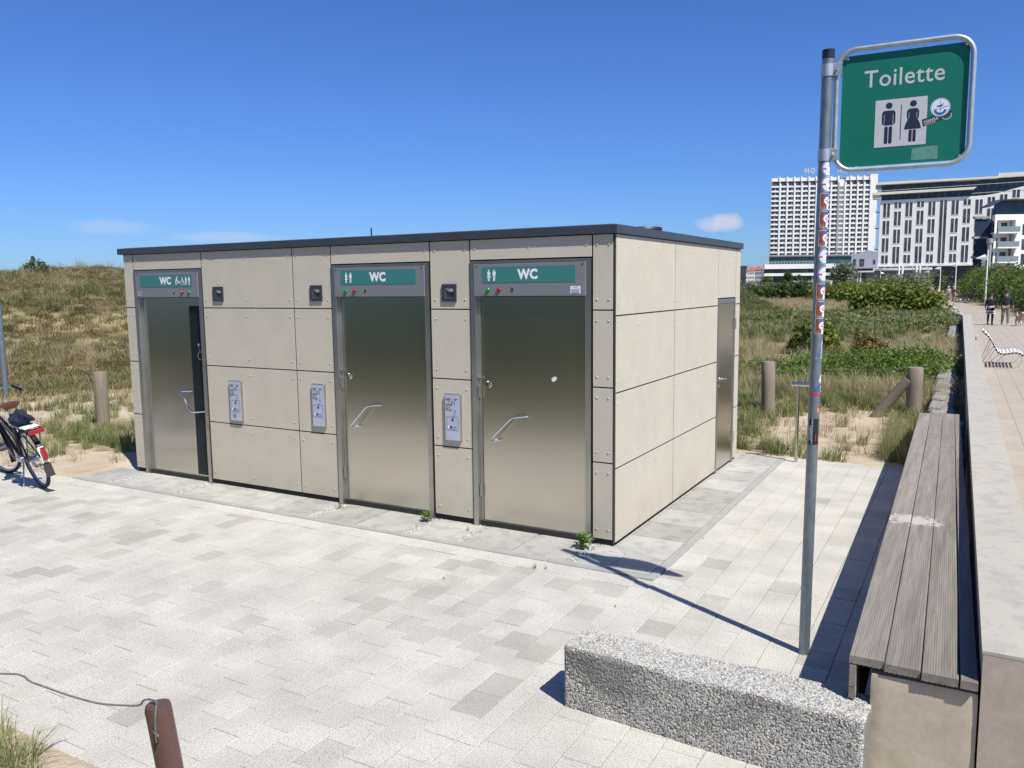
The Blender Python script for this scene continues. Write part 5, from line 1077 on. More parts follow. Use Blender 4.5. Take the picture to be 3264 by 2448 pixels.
def bicycle(loc, rz, leanx, label, group=None, rear_rack=True, near=True):
    o = empty('bicycle', loc, 0, label=label, cat='bicycle', group=group); o.rotation_euler = (leanx, 0, rz)
    wheelparts(o, 0, 0, 30 if near else 12); wheelparts(o, 1.12, math.radians(18) if near else 0, 30 if near else 12)
    bb, st, hd, hb = (.46, 0, .30), (.34, 0, .78), (.93, 0, .92), (.97, 0, .74)
    b = MB(); b.tube([(.46, 0, .30), (.33, 0, .84)], .016, 8); b.tube([bb, hb], .020, 8); b.tube([(.385, 0, .60), (.95, 0, .84)], .017, 8); b.tube([hd, hb, (1.02, 0, .60)], .019, 8)
    for s in (-1, 1):
        b.tube([bb, (0, s*.06, .345)], .010, 6); b.tube([(.35, 0, .74), (0, s*.06, .345)], .009, 6); b.tube([(1.02, s*.02, .66), (1.03, s*.055, .60), (1.12, s*.055, .345)], .011, 6)
    b.obj('frame', M['bike_black'], o, smooth=True)
    b = MB()
    vs = []; prof = [(-.13, .085, 0), (-.10, .10, .012), (-.02, .085, .014), (.06, .04, .005), (.14, .022, 0)]
    for x, w_, h in prof:
        for k in range(10): a = math.pi*2*k/10; vs.append((.33+x, w_*math.cos(a), .945+h+(.022 if x < 0 else .014)*math.sin(a)*(1.4 if math.sin(a) < 0 else 1)))
    b.add(vs, [(i*10+k, i*10+(k+1) % 10, i*10+10+(k+1) % 10, i*10+10+k) for i in range(4) for k in range(10)]+[tuple(range(10))[::-1], tuple(range(40, 50))]); sd_ = b.obj('saddle', M['saddle'], o, smooth=True)
    b = MB(); b.tube([(.335, 0, .80), (.315, 0, .93)], .013, 8); 
    for s in (-1, 1): b.tube([(.22, s*.05, .90), (.235, s*.05, .93)], .016, 8)
    b.tube([hd, (.91, 0, 1.02)], .012, 8); b.tube([(.80, .28, 1.02), (.88, .22, 1.06), (.93, .08, 1.04), (.93, -.08, 1.04), (.88, -.22, 1.06), (.80, -.28, 1.02)], .011, 8); b.obj('handlebar', M['rim'], o, smooth=True)
    b = MB()
    for s in (-1, 1): b.tube([(.74, s*.29, 1.0), (.86, s*.245, 1.05)], .017, 8)
    b.obj('grip', M['bike_black'], o, smooth=True)
    for nm, x, a0, a1 in (('rear_mudguard', 0, 20, 185), ('front_mudguard', 1.12, 60, 205)):
        b = MB(); vs = []; n = 18
        for i in range(n+1):
            a = math.radians(a0+(a1-a0)*i/n)
            for t, dr in ((-.030, -.010), (-.02, 0), (.02, 0), (.030, -.010)): vs.append((x+(.358+dr)*math.cos(a), t, .345+(.358+dr)*math.sin(a)))
        b.add(vs, [(i*4+k, i*4+k+1, i*4+5+k, i*4+4+k) for i in range(n) for k in range(3)])
        g_ = b.obj(nm, M['bike_black'], o, smooth=True)
        if x == 0 and near:
            b = MB(); vs = []
            for i in range(5):
                a = math.radians(150-0+(178-150)*i/4)
                for t in (-.032, .032): vs.append((.366*math.cos(a), t, .345+.366*math.sin(a)))
            b.add(vs, [(2*i, 2*i+1, 2*i+3, 2*i+2) for i in range(4)]); b.obj('white_patch', M['st_white'], g_)
            b = MB(); b.prism([(-.40, .42), (-.365, .42), (-.36, .56), (-.385, .56)], -.022, .022); 
            for i_, v_ in enumerate(b.v): b.v[i_] = (v_[0], v_[2], v_[1]-.03)
            b.obj('tail_light', M['red_plastic'], g_)
            b = MB(); b.add([(-.362, -.04, .345), (-.362, .04, .345), (-.380, .045, .20), (-.380, -.045, .20), (-.368, -.035, .345), (-.368, .035, .345), (-.386, .045, .20), (-.386, -.045, .20)], [(0, 1, 2, 3), (7, 6, 5, 4), (0, 4, 5, 1), (1, 5, 6, 2), (2, 6, 7, 3), (3, 7, 4, 0)]); b.obj('mud_flap', M['tyre'], g_)
    b = MB(); b.lathe([(.09, 0), (.09, .012)], (.46, -.05, .30), n=16, axis='y'); b.tube([(.46, -.07, .30), (.40, -.09, .16)], .010, 6); b.tube([(.46, .06, .30), (.52, .09, .44)], .010, 6); b.tube([(.46, -.05, .385), (.05, -.045, .37)], .006, 5); b.tube([(.46, -.05, .215), (.05, -.045, .32)], .006, 5); b.obj('crankset', M['rim'], o); b = MB(); b.box(.36, .44, -.16, -.09, .15, .165); b.box(.48, .56, .09, .16, .43, .445); b.obj('pedal', M['tyre'], o)
    if rear_rack:
        b = MB()
        for s in (-1, -.33, .33, 1): b.tube([(-.34, s*.065, .735), (.26, s*.065, .735)], .006, 6)
        for s in (-1, 1): b.tube([(-.28, s*.07, .735), (0, s*.065, .345)], .006, 6); b.tube([(.26, s*.065, .735), (.34, 0, .72)], .006, 5)
        b.tube([(-.34, -.07, .735), (-.34, .07, .735)], .006, 6); rk = b.obj('rear_rack', M['bike_black'], o, smooth=True)
        if near:
            MB().box(-.27, .22, -.075, .075, .742, .750, .002).obj('rack_board', M['st_white'], rk); MB().box(-.385, -.352, -.075, .075, .690, .735, .003).obj('rear_reflector', M['red_plastic'], rk)
            b = MB(); b.tube([(.30, .03, .29), (.20, .14, .02)], .008, 6); b.tube([(.30, -.03, .29), (.22, -.17, .05)], .008, 6); b.obj('kickstand', M['rim'], o, smooth=True)
            b = MB(); b.box(.02, .16, .085, .13, .34, .40, .008); b.obj('lock_box', M['rim'], o)
    return o
bk = bicycle((-7.05, -1.115, 0), math.radians(168), math.radians(-12), 'black bicycle with brown saddle leaning on its stand at the left picture edge')
bk.scale = (1.1,)*3
b = MB(); vs = []; n = 18; rg = random.Random(4)
for j in range(9):
    v = j/8
    for i in range(n):
        a = 6.28318*i/n; r = math.sin(math.pi*(.08+.84*v))**.6*(1+.16*math.sin(3*a+v*5)+.10*math.sin(7*a-v*9)); vs.append((.20*r*math.cos(a), .105*r*math.sin(a), .135*v*(1+.22*math.cos(a*2+1))+.012*math.sin(5*a+9*v)))
b.add(vs, [(j*n+i, j*n+(i+1) % n, (j+1)*n+(i+1) % n, (j+1)*n+i) for j in range(8) for i in range(n)]+[tuple(range(n))[::-1], tuple(range(8*n, 9*n))])
ML = Matrix.Translation((-7.05, -1.115, 0)) @ Matrix.Rotation(math.radians(168), 4, 'Z') @ Matrix.Rotation(math.radians(-12), 4, 'X') @ Matrix.Scale(1.1, 4)
jk = b.obj('folded_jacket', M['navy_cloth'], None, True, label='dark navy jacket bundled on the rear rack of the bicycle', cat='jacket'); jk.matrix_world = ML @ Matrix.Translation((.03, 0, .755))
far_b = 'bicycles parked along the promenade'
fb = bicycle((-.42, 96.2, 0), math.radians(5), 0, 'bicycle held by the couple standing on the far promenade', near=False)
def dupe(o, loc, rot, label=None, group=None):
    r = o.copy(); COL.objects.link(r); r.location = loc; r.rotation_euler = rot
    if label: r['label'] = label
    if group: r['group'] = group
    def rec(s_, t_):
        for ch in s_.children:
            c = ch.copy(); COL.objects.link(c); c.parent = t_; rec(ch, c)
    rec(o, r); return r
for k, (x, y, r, lab) in enumerate([(.72, 94, 20, 'leftmost bicycle of the row parked before the hedge'), (1.0, 93.2, 12, 'second bicycle of the parked row, dark frame with wheel turned'), (1.35, 92.3, 26, 'third bicycle of the parked row before the hedge'), (1.7, 92.6, 8, 'rightmost bicycle of the parked row in the hedge shade')]):
    dupe(fb, (x, y, 0), (math.radians(-4), 0, math.radians(r)), lab, far_b)
# ------------------------------------------------------------------ people
SK = {}
def cm(name, c, r=.8): 
    if name not in M: M[name] = mat(name, c, r, var=((9, .12),)) 
    return M[name]
cm('skin', (.42, .24, .16), .6); cm('black_cloth', (.012, .012, .015)); cm('striped_black', (.02, .02, .022)); cm('white_cloth', (.62, .60, .58)); cm('teal_black', (.014, .024, .026)); cm('khaki', (.20, .18, .145)); cm('hair_brown', (.07, .04, .025)); cm('navy_cap', (.012, .018, .05)); cm('shoe_white', (.6, .6, .6)); cm('pale_blue', (.42, .50, .70)); cm('cream', (.60, .57, .48)); cm('hair_grey', (.40, .38, .35)); cm('dark_navy', (.02, .024, .045)); cm('red_short', (.50, .13, .13)); cm('pinkwhite', (.6, .48, .46)); cm('dog_fur', (.50, .36, .24)); cm('hat_white', (.6, .58, .54))
def skin(name, nodes, edges, m, parent, root=0, sub=2):
    me = bpy.data.meshes.new(name); me.from_pydata([n[:3] for n in nodes], edges, []); me.materials.append(m)
    o = bpy.data.objects.new(name, me); COL.objects.link(o); o.parent = parent
    md = o.modifiers.new('skin', 'SKIN'); md.use_smooth_shade = True
    for i, n in enumerate(nodes):
        sv = me.skin_vertices[0].data[i]; r = n[3]; sv.radius = r if isinstance(r, tuple) else (r, r); sv.use_root = i == root
    sb = o.modifiers.new('sub', 'SUBSURF'); sb.levels = sub-1; sb.render_levels = sub-1; return o
def person(loc, rz, h, label, pose, parts, group=None):
    """pose: knee / foot / elbow / hand offsets; +y is the way the person faces"""
    o = empty('person', loc, rz, label=label, cat='person', group=group); s = h/1.75
    J = dict(pel=(0, 0, .95), wst=(0, 0, 1.10), chs=(0, .0, 1.32), nk=(0, 0, 1.47), hd=(0, .015, 1.56), hd2=(0, .012, 1.66), top=(0, 0, 1.73),
             sl=(-.18, 0, 1.42), sr=(.18, 0, 1.42), el=(-.25, -.03, 1.15), er=(.25, -.03, 1.15), hl=(-.26, .06, .92), hr=(.26, .06, .92), fl=(-.26, .08, .83), fr=(.26, .08, .83),
             tl=(-.10, 0, .90), tr=(.10, 0, .90), kl=(-.11, .02, .50), kr=(.11, .02, .50), al=(-.11, 0, .09), ar=(.11, 0, .09), ol=(-.12, .16, .04), orr=(.12, .16, .04))
    J.update(pose); g_ = lambda k, r: tuple(c*s for c in J[k])+((tuple(q*s for q in r) if isinstance(r, tuple) else r*s),)
    nd = [g_('pel', (.15, .10)), g_('wst', (.13, .095)), g_('chs', (.155, .11)), g_('nk', .055), g_('hd', (.075, .085)), g_('hd2', (.085, .10)), g_('top', .05),
          g_('sl', .06), g_('el', .042), g_('hl', .032), g_('fl', .028), g_('sr', .06), g_('er', .042), g_('hr', .032), g_('fr', .028),
          g_('tl', .085), g_('kl', .06), g_('al', .04), g_('ol', .035), g_('tr', .085), g_('kr', .06), g_('ar', .04), g_('orr', .035)]
    ed = [(0, 1), (1, 2), (2, 3), (3, 4), (4, 5), (5, 6), (2, 7), (7, 8), (8, 9), (9, 10), (2, 11), (11, 12), (12, 13), (13, 14), (0, 15), (15, 16), (16, 17), (17, 18), (0, 19), (19, 20), (20, 21), (21, 22)]
    skin('body', nd, ed, M['skin'], o)
    big = lambda n, k: n[:3]+((tuple(q*k for q in n[3]) if isinstance(n[3], tuple) else n[3]*k),)
    for nm, m in parts.items():
        if nm in ('shirt', 'jacket', 'tee'):
            ids = [0, 1, 2, 7, 8, 11, 12] if nm == 'tee' else [0, 1, 2, 7, 8, 9, 11, 12, 13]; E_ = [e for e in ed if e[0] in ids and e[1] in ids]; mp = {i: k for k, i in enumerate(ids)}
            nn = [big(nd[i], 1.16) for i in ids]; nn[0] = (nd[0][0], nd[0][1], nd[0][2]-.05*s, (.178*s, .13*s))
            nn.append((nd[3][0], nd[3][1], nd[3][2]-.015*s, .072*s)); nn[2] = nn[2][:3]+((.20*s, .15*s),)
            skin(nm, nn, [(mp[a], mp[c]) for a, c in E_]+[(2, len(ids))], M[m], o)
            b = MB(); b.lathe([(.01, 1.22), (.13, 1.27), (.165, 1.35), (.15, 1.43), (.09, 1.475), (.055, 1.49)], n=16); b.v = [(x*s, y*.68*s, z*s) for x, y, z in b.v]; b.obj('yoke', M[m], o, smooth=True)
        if nm in ('trousers', 'shorts', 'leggings'):
            ids = [0, 15, 16, 17, 19, 20, 21] if nm != 'shorts' else [0, 15, 16, 19, 20]; E_ = [e for e in ed if e[0] in ids and e[1] in ids]; mp = {i: k for k, i in enumerate(ids)}; K_ = 1.3 if nm == 'trousers' else 1.16
            nn = [big(nd[i], K_ if nm == 'leggings' or i else 1.12) for i in ids]
            if nm == 'shorts': nn = [n if ids[k] not in (16, 20) else (n[0], n[1], n[2]+.08*s, n[3]) for k, n in enumerate(nn)]
            skin(nm, nn, [(mp[a], mp[c]) for a, c in E_], M[m], o)
        if nm in ('skirt', 'dress'):
            z0, z1, r0, r1 = (.62, 1.06, .24, .16) if nm == 'skirt' else (.28, 1.42, .30, .17)
            b = MB(); n = 24
            prof = [(r0*s, z0*s), (r0*.86*s, (z0+(z1-z0)*.35)*s), (.155*s, (z0+(z1-z0)*.7)*s), (r1*s, z1*s)]
            b.lathe([(r*(1), z) for r, z in prof], n=n); b.v = [(x*(1+.06*math.sin(5*math.atan2(y, x))), y*.72, z) for x, y, z in b.v]; b.obj(nm, M[m], o, smooth=True)
        if nm == 'stripe':
            for z in (.70, .86, 1.22): 
                b = MB(); rr = .225 if z < 1 else .175; b.lathe([(rr*s, (z-.03)*s), (rr*s, (z+.03)*s)], n=24); b.v = [(x, y*.74, zz) for x, y, zz in b.v]; b.obj('stripe', M[m], o, smooth=True)
        if nm in ('hair', 'cap', 'helmet', 'hat'):
            b = MB(); c = J['hd2']; n = 16; lng = nm == 'hair' and parts.get('long')
            prof = [(.105, -.02), (.115, .02), (.105, .06), (.07, .098), (.01, .11)] if nm != 'hair' else [(.088, -.10 if lng else -.05), (.104, -.01), (.104, .045), (.07, .088), (.01, .10)]
            b.lathe([(r*s, z*s) for r, z in prof], ((c[0])*s, (c[1]-.018)*s, c[2]*s), n=n); hh = b.obj(nm, M[m], o, smooth=True)
            if nm == 'cap': q = MB(); q.lathe([(.075*s, 0), (.078*s, .008*s)], (c[0]*s, (c[1]+.09)*s, (c[2]+.005)*s), n=12); q.obj('cap_brim', M[m], hh)
            if nm == 'hat': q = MB(); q.lathe([(.17*s, -.005), (.165*s, .008)], (c[0]*s, c[1]*s, (c[2])*s), n=16); q.obj('hat_brim', M[m], hh)
        if nm == 'shoes':
            b = MB()
            for a, t in ((17, 18), (21, 22)): b.tube([(nd[a][0], nd[a][1]-.05*s, nd[t][2]+.005), (nd[t][0], nd[t][1]+.05*s, nd[t][2])], [.05*s, .042*s], 8)
            b.obj('shoe', M[m], o, smooth=True)
    return o
person((3.40, 43.9, 0), math.radians(186), 1.66, 'woman in black jacket and striped black and white dress walking with a man', dict(kl=(-.10, .10, .51), al=(-.10, .02, .10), ol=(-.11, .17, .05), kr=(.10, .03, .50), ar=(.09, -.16, .13), orr=(.09, -.04, .05), hl=(-.30, .02, .92), fl=(-.33, .03, .84)), dict(leggings='black_cloth', skirt='white_cloth', stripe='striped_black', jacket='black_cloth', hair='hair_brown', long=True, shoes='black_cloth'))
person((4.08, 43.4, 0), math.radians(184), 1.84, 'man in navy cap and khaki trousers walking beside a woman, holding a dog lead', dict(kl=(-.11, .06, .50), al=(-.11, .10, .10), ol=(-.12, .26, .06), kr=(.11, .06, .50), ar=(.12, -.18, .15), orr=(.12, -.06, .06), el=(-.28, -.02, 1.15), hl=(-.30, .08, .93), fl=(-.31, .10, .85)), dict(trousers='khaki', shirt='teal_black', cap='navy_cap', shoes='shoe_white'))
person((-2.55, 113, 0), 0, 1.78, 'man in pale blue shirt and dark shorts walking away on the far promenade', {}, dict(shorts='dark_navy', tee='pale_blue', hair='hair_grey', shoes='shoe_white'))
person((-1.38, 104.5, 0), 0, 1.66, 'woman in a long cream dress walking away on the far promenade', dict(kr=(.10, .10, .5), ar=(.10, .08, .1)), dict(dress='cream', hair='hair_grey', shoes='khaki'))
person((-.15, 97.2, 0), math.radians(170), 1.70, 'person in pale top and white helmet standing behind the held bicycle', {}, dict(shorts='khaki', tee='pinkwhite', helmet='hat_white', shoes='shoe_white'))
person((.36, 98.2, 0), math.radians(60), 1.72, 'person in dark top, white helmet and red shorts beside the held bicycle', {}, dict(shorts='red_short', shirt='dark_navy', helmet='hat_white', shoes='black_cloth'))
person((-5.6, 143, 0), 0, 1.72, 'person in white top seen above the large leafy bush', {}, dict(trousers='khaki', tee='white_cloth', hair='hair_brown', shoes='shoe_white'))
person((-6.1, 144, 0), 0, 1.68, 'second person in white left of another above the large leafy bush', {}, dict(trousers='dark_navy', tee='white_cloth', hair='hair_grey', shoes='shoe_white'))
# dog and lead
D = empty('dog', (4.72, 43.3, 0), math.radians(200), label='sandy coloured dog on a lead beside the man', cat='dog')
nd = [(0, -.12, .42, .11), (0, .08, .43, .125), (0, .28, .45, .13), (0, .38, .54, .085), (0, .45, .63, .08), (0, .53, .62, .05), (0, .62, .59, .032),
      (-.08, .30, .30, .05), (-.08, .27, .16, .032), (-.08, .32, .03, .034), (.08, .30, .30, .05), (.08, .36, .17, .032), (.08, .38, .03, .034),
      (-.08, -.18, .30, .07), (-.08, -.27, .18, .036), (-.08, -.22, .03, .034), (.08, -.18, .30, .07), (.08, -.24, .18, .036), (.08, -.14, .03, .034), (0, -.24, .50, .045), (0, -.34, .60, .045), (0, -.32, .72, .03),
      (-.07, .42, .70, .025), (-.10, .43, .64, .022), (.07, .42, .70, .025), (.10, .43, .64, .022)]
ed = [(0, 1), (1, 2), (2, 3), (3, 4), (4, 5), (5, 6), (2, 7), (7, 8), (8, 9), (2, 10), (10, 11), (11, 12), (0, 13), (13, 14), (14, 15), (0, 16), (16, 17), (17, 18), (0, 19), (19, 20), (20, 21), (4, 22), (22, 23), (4, 24), (24, 25)]
skin('body', nd, ed, M['dog_fur'], D, root=1)
b = MB(); b.lathe([(.02, 0), (.012, .012)], (0, .645, .60), n=8, axis='y'); b.obj('nose', M['black'], D)
b = MB(); b.lathe([(.095, 0), (.095, .025)], (0, .36, .50), n=12); b.obj('collar', M['red_plastic'], D)
b = MB(); b.tube([(4.40, 43.28, .86), (4.46, 43.2, .62), (4.6, 43.0, .50)], .006, 5); b.obj('dog_lead', M['black'], label='dark lead hanging between the man and the dog', cat='lead')
# ------------------------------------------------------------------ loungers
M['slat_white'] = mat('slat_white', (.70, .70, .68), .5); M['wire_white'] = mat('wire_frame', (.5, .5, .48), .4, .4)
prof = [(2.93, 1.02), (2.99, .955), (3.065, .885), (3.12, .82), (3.16, .755), (3.20, .69), (3.235, .62), (3.27, .54), (3.31, .46), (3.37, .405), (3.45, .385), (3.54, .395), (3.63, .415), (3.72, .43), (3.80, .425), (3.87, .395), (3.94, .35)]
LG = empty('lounger', (3.4, 19.9, 0), label='curved white slatted double lounger standing nearest on the promenade with striped black and white ends', cat='lounger', group='curved slatted loungers on the promenade')
for (xa, za), (xb, zb_) in zip(prof[:-1], prof[1:]):
    t = Vector((xb-xa, 0, zb_-za)); l_ = t.length; t.normalize(); nn = Vector((-t.z, 0, t.x)); c = Vector(((xa+xb)/2-3.4, 0, (za+zb_)/2)); hw = l_*.5*.60
    b = MB(lambda x, y, z: tuple(c+t*x+Vector((0, y, 0))+nn*z)); b.box(-hw, hw, -.88, .88, -.011, .011, .002); sl = b.obj('slat', M['slat_white'], LG)
    b = MB(lambda x, y, z: tuple(c+t*x+Vector((0, y, 0))+nn*z)); b.box(-hw-.004, hw+.004, -.905, -.880, -.020, .020); b.box(-hw-.004, hw+.004, .880, .905, -.020, .020); b.obj('end_cap', M['black'], sl)
b = MB()
for s in (-.84, .84):
    b.tube([(x-3.4, s, z-.018) for x, z in prof], .010, 6)
    b.tube([(-.25, s, .68), (-.40, s, .25), (-.46, s, .01), (-.30, s, .01), (.28, s, .01), (.42, s, .06), (.50, s, .20), (.47, s, .37)], .009, 6)
    b.tube([(-.14, s, .50), (-.40, s, .02)], .008, 6); b.tube([(.10, s, .37), (-.22, s, .02)], .008, 6)
for x in (-.45, .28): b.tube([(x, -.84, .012), (x, .84, .012)], .008, 6)
b.obj('wire_frame', M['wire_white'], LG, smooth=True)
dupe(LG, (1.95, 46, 0), (0, 0, 0), 'lounger whose striped back shows above the wall left of the couple')
# ------------------------------------------------------------------ lamps
def lamp(x, y, h, label, ang=180, rz=0):
    o = empty('street_lamp', (x, y, 0), math.radians(rz), label=label, cat='street lamp', group='white promenade lamps with wedge shaped shades')
    b = MB(); b.tube([(0, 0, 0), (0, 0, 1.0), (0, 0, h)], [.10, .075, .055], 12); b.obj('pole', M['white_paint'], o, smooth=True)
    b = MB(); b.add([(-.08, -.17, h-.62), (-.08, .17, h-.62), (-1.0, 0, h-.98+.2), (-.08, .17, h-.95), (-.08, -.17, h-.95), (-.25, 0, h-.40)], [(0, 5, 2), (5, 1, 2), (1, 3, 2), (4, 0, 2), (3, 4, 2), (0, 4, 3, 1), (0, 1, 5)]); b.obj('lamp_shade', M['white_paint'], o)
    return o
lamp(3.38, 81.5, 5.15, 'nearest white promenade lamp left of the walking couple')
lamp(.0, 120.5, 5.15, 'white lamp behind the row of parked bicycles'); lamp(-3.1, 154, 5.15, 'white lamp above the woman in the cream dress'); lamp(-7.7, 213, 5.15, 'white lamp above the man in the blue shirt'); lamp(-20.1, 232, 5.15, 'small white lamp under the hotel canopy', rz=180)
# ------------------------------------------------------------------ far buildings
M['tower_white'] = mat('tower_white', (.72, .72, .71), .7, var=((.2, .04),))
M['letter'] = mat('letter_bronze', (.62, .50, .44), .5)
M['tower_grey'] = mat('tower_grey', (.30, .30, .31), .8)
M['win'] = mat('window_glass', (.03, .035, .045), .2, spec=.4, var=((.55, .9, (.10, .105, .12)),))
M['curtain'] = mat('curtain', (.30, .30, .30), .9)
M['resort'] = mat('resort_render', (.78, .77, .74), .8, var=((.15, .04),))
M['navyglass'] = mat('navy_facade', (.022, .04, .07), .2, spec=.35, var=((.5, .5, (.045, .075, .12)),))
M['tealglass'] = mat('teal_facade', (.03, .09, .10), .15, var=((.4, .4, (.08, .15, .17)),))
M['railglass'] = mat('rail_glass', (.20, .25, .27), .2)
M['roofwhite'] = mat('roof_edge_white', (.70, .67, .60), .7)
M['lilac'] = mat('shaded_render', (.36, .36, .42), .8)  # wall render with its shade mixed into the colour
M['redtile'] = mat('red_roof', (.36, .10, .06), .8, var=((1, .2),))
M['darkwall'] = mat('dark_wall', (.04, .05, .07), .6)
def facade(P0, P1):
    P0 = Vector((*P0, 0)); P1 = Vector((*P1, 0)); u = (P1-P0).normalized(); n = Vector((u.y, -u.x, 0))
    if n.dot(Vector((CAM.x, CAM.y, 0))-P0) < 0: n = -n
    return P0, lambda s, w, z: tuple(u*s+n*w+Vector((0, 0, z)))
# hotel tower
P0, fr = facade((-101.22, 472.08), (-52.37, 495.22))
T = empty('hotel_tower', P0, label='tall white hotel tower with vertical fins and many windows', cat='hotel')
b = MB(fr); b.prism([(0, -1.2), (57.7, -1.2), (57.7, -16), (12, -16)], 0, 59.0); b.obj('tower_body', M['tower_white'], T)
edgesx = [4.4+3.99*k for k in range(9)]+[40.0, 43.1, 46.8, 50.3]
bays = [(.2, 4.4)]+[(4.4+.9+3.99*k, 4.4+3.99*(k+1)) for k in range(8)]+[(40.9, 43.1), (44.0, 46.8), (47.7, 50.3), (51.2, 53.8)]
for k, x in enumerate(edgesx):
    b = MB(fr); b.box(x, x+.9, -1.2, .45, 17.4, 57.2); b.obj('fin', M['tower_grey'] if k == 8 else M['tower_white'], T)
b = MB(fr); b.box(53.8, 57.75, -16.5, .5, 17.4, 61.4); b.obj('end_wall', M['tower_white'], T)
b = MB(fr); b.prism([(-.25, .2), (.12, .2), (1.6, -3), (1.2, -3)], 17.0, 60.2); b.obj('left_edge_wall', M['tower_grey'], T)
rows = [55.0-2.6*k for k in range(15)]
for k, z in enumerate(rows+[rows[-1]-2.6]):
    b = MB(fr); b.box(.12, 53.8, -1.2, .12, z+.0 if k < 15 else z+.5, z+.90); b.obj('parapet', M['tower_white'], T)
wm = {}
for bi, (s0, s1) in enumerate(bays):
    for k, z in enumerate(rows):
        w_ = round(s1-s0-.25, 2); key = (w_, (bi*7+k*3) % 3)
        if key not in wm:
            b = MB(lambda s, w, zz: tuple(Vector(fr(s, w, zz)))); b.box(0, w_, -1.35, -.45, -1.72, .0); wm[key] = b.mesh(M['win']); 
            b = MB(fr); c0 = w_*(.42+.1*key[1]); b.box(c0, c0+w_*.18, -.47, -.40, -1.65, -.04); b.box(w_*.9, w_, -.47, -.38, -1.7, .0); wm[key, 'c'] = b.mesh(M['curtain'])
        o = link('window', wm[key], None, T, fr(s0+.12, 0, z)); link('curtain', wm[key, 'c'], None, o)
for (s0, s1) in bays:
    b = MB(fr); b.box(s0+.3, s1-.1, -1.3, -.7, 56.2, 58.3); b.obj('window', M['win'], T); 
    b = MB(fr); b.box(s0-.1, s1+.2, -1.4, -.2, 58.4, 60.2); b.obj('roof_parapet', M['tower_white'], T); b = MB(fr); b.box(s1-.3, s1+.75, -1.4, .4, 58.3, 60.7); b.obj('roof_block', M['tower_white'], T)
b = MB(fr); b.box(9, 52, -14, -3, 58.6, 60.4); b.obj('roof_plant', M['tower_grey'], T)
FT = lambda u, v, w=0: fr(u, w+.2, v)
x = 18.0
for ch, wd in (('H', 2.2), ('O', 2.4), ('T', 2.0), ('E', 1.8), ('L', 1.6), (' ', 2.0), ('N', 2.3), ('E', 1.8), ('P', 1.9), ('T', 2.0), ('U', 2.3), ('N', 2.3)):
    if ch != ' ':
        f = Flat(FT, 0); f.text(ch, x, x+wd, 62.6, 65.5, .006); me = f.mesh(M['letter']); o = link('roof_letter', me, None, T); s_ = o.modifiers.new('solid', 'SOLIDIFY'); s_.thickness = .3
        MB(fr).box(x+wd*.5-.06, x+wd*.5+.06, 0, .12, 60.3, 62.7).obj('letter_stay', M['tower_grey'], T)
    x += wd+1.0
b = MB(fr); b.box(.3, 53.5, -1.8, -.6, 11.6, 17.3); b.obj('glass_storey', M['tealglass'], T); b = MB(fr); b.prism([(21, 17.0), (25, 17.0), (23, 19.3)], 0, .5); 
b = MB(fr); b.box(.2, 53.8, -1.6, .6, 16.9, 17.5); b.obj('soffit', M['tower_grey'], T)
for k in range(12): b = MB(fr); b.box(2+4*k, 2.15+4*k, -.6, -.5, 11.6, 16.9); b.obj('mullion', M['darkwall'], T)
# podium with terrace
P0, fr = facade((-90.75, 412.95), (-52.35, 430.78))
Pd = empty('hotel_podium', P0, label='low white terrace building with glass band at the foot of the hotel tower', cat='building')
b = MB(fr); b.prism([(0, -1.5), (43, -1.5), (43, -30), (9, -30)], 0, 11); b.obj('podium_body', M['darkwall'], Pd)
for z0, z1, s0 in ((8.9, 11.2, 0), (5.4, 6.75, 0)): b = MB(fr); b.box(s0, 44, -2, .2, z0, z1); b.obj('white_band', M['tower_white'], Pd)
for k in range(10): b = MB(fr); b.box(1.3+4.1*k, 1.3+4.1*k+3.9, -1.5, -1.3, 6.75, 8.9); b.obj('window', M['navyglass'] if k % 2 else M['win'], Pd)
b = MB(fr)
for k in range(20): b.box(.6+1.5*k, .72+1.5*k, 0, .12, 11.2, 12.3)
b.box(.6, 30, 0, .1, 12.25, 12.35); b.obj('terrace_railing', M['tower_white'], Pd)
for k in range(6): b = MB(fr); b.box(4+6.5*k, 4.3+6.5*k, -1, -.7, 0, 5.4); b.obj('column', M['tower_white'], Pd)
# wavy roofed low building
P0, fr = facade((-50, 409.9), (-39.3, 411.1))
Wv = empty('low_building', P0, label='low shaded lilac grey building with a wavy roof line between hotel and white block', cat='building')
prof = [(0, 15.9), (.8, 15.5), (2.2, 15.2), (3.6, 15.5), (5.0, 16.2), (6.3, 16.6), (8.0, 16.55), (9.5, 16.1), (11.5, 15.3)]
b = MB(lambda x, y, z: fr(x, z, y)); b.prism([(0, 0), (11.5, 0)]+prof[::-1], -14, 0); b.obj('wall', M['lilac'], Wv)
for s0, s1, z0, z1 in ((.8, 2.0, 9.8, 12.7), (3.5, 5.6, 9.2, 12.7), (9.3, 10.4, 10.2, 12.2)): b = MB(fr); b.box(s0, s1, -.1, .06, z0, z1); b.obj('window', M['win'], Wv)
b = MB(fr); b.box(-2, 14, 0, 5, 8.2, 8.9); b.obj('flat_roof', M['lilac'], Wv); b = MB(fr); b.box(1, 14, -.2, 3, 0, 8.1); b.obj('ground_floor', M['darkwall'], Wv)
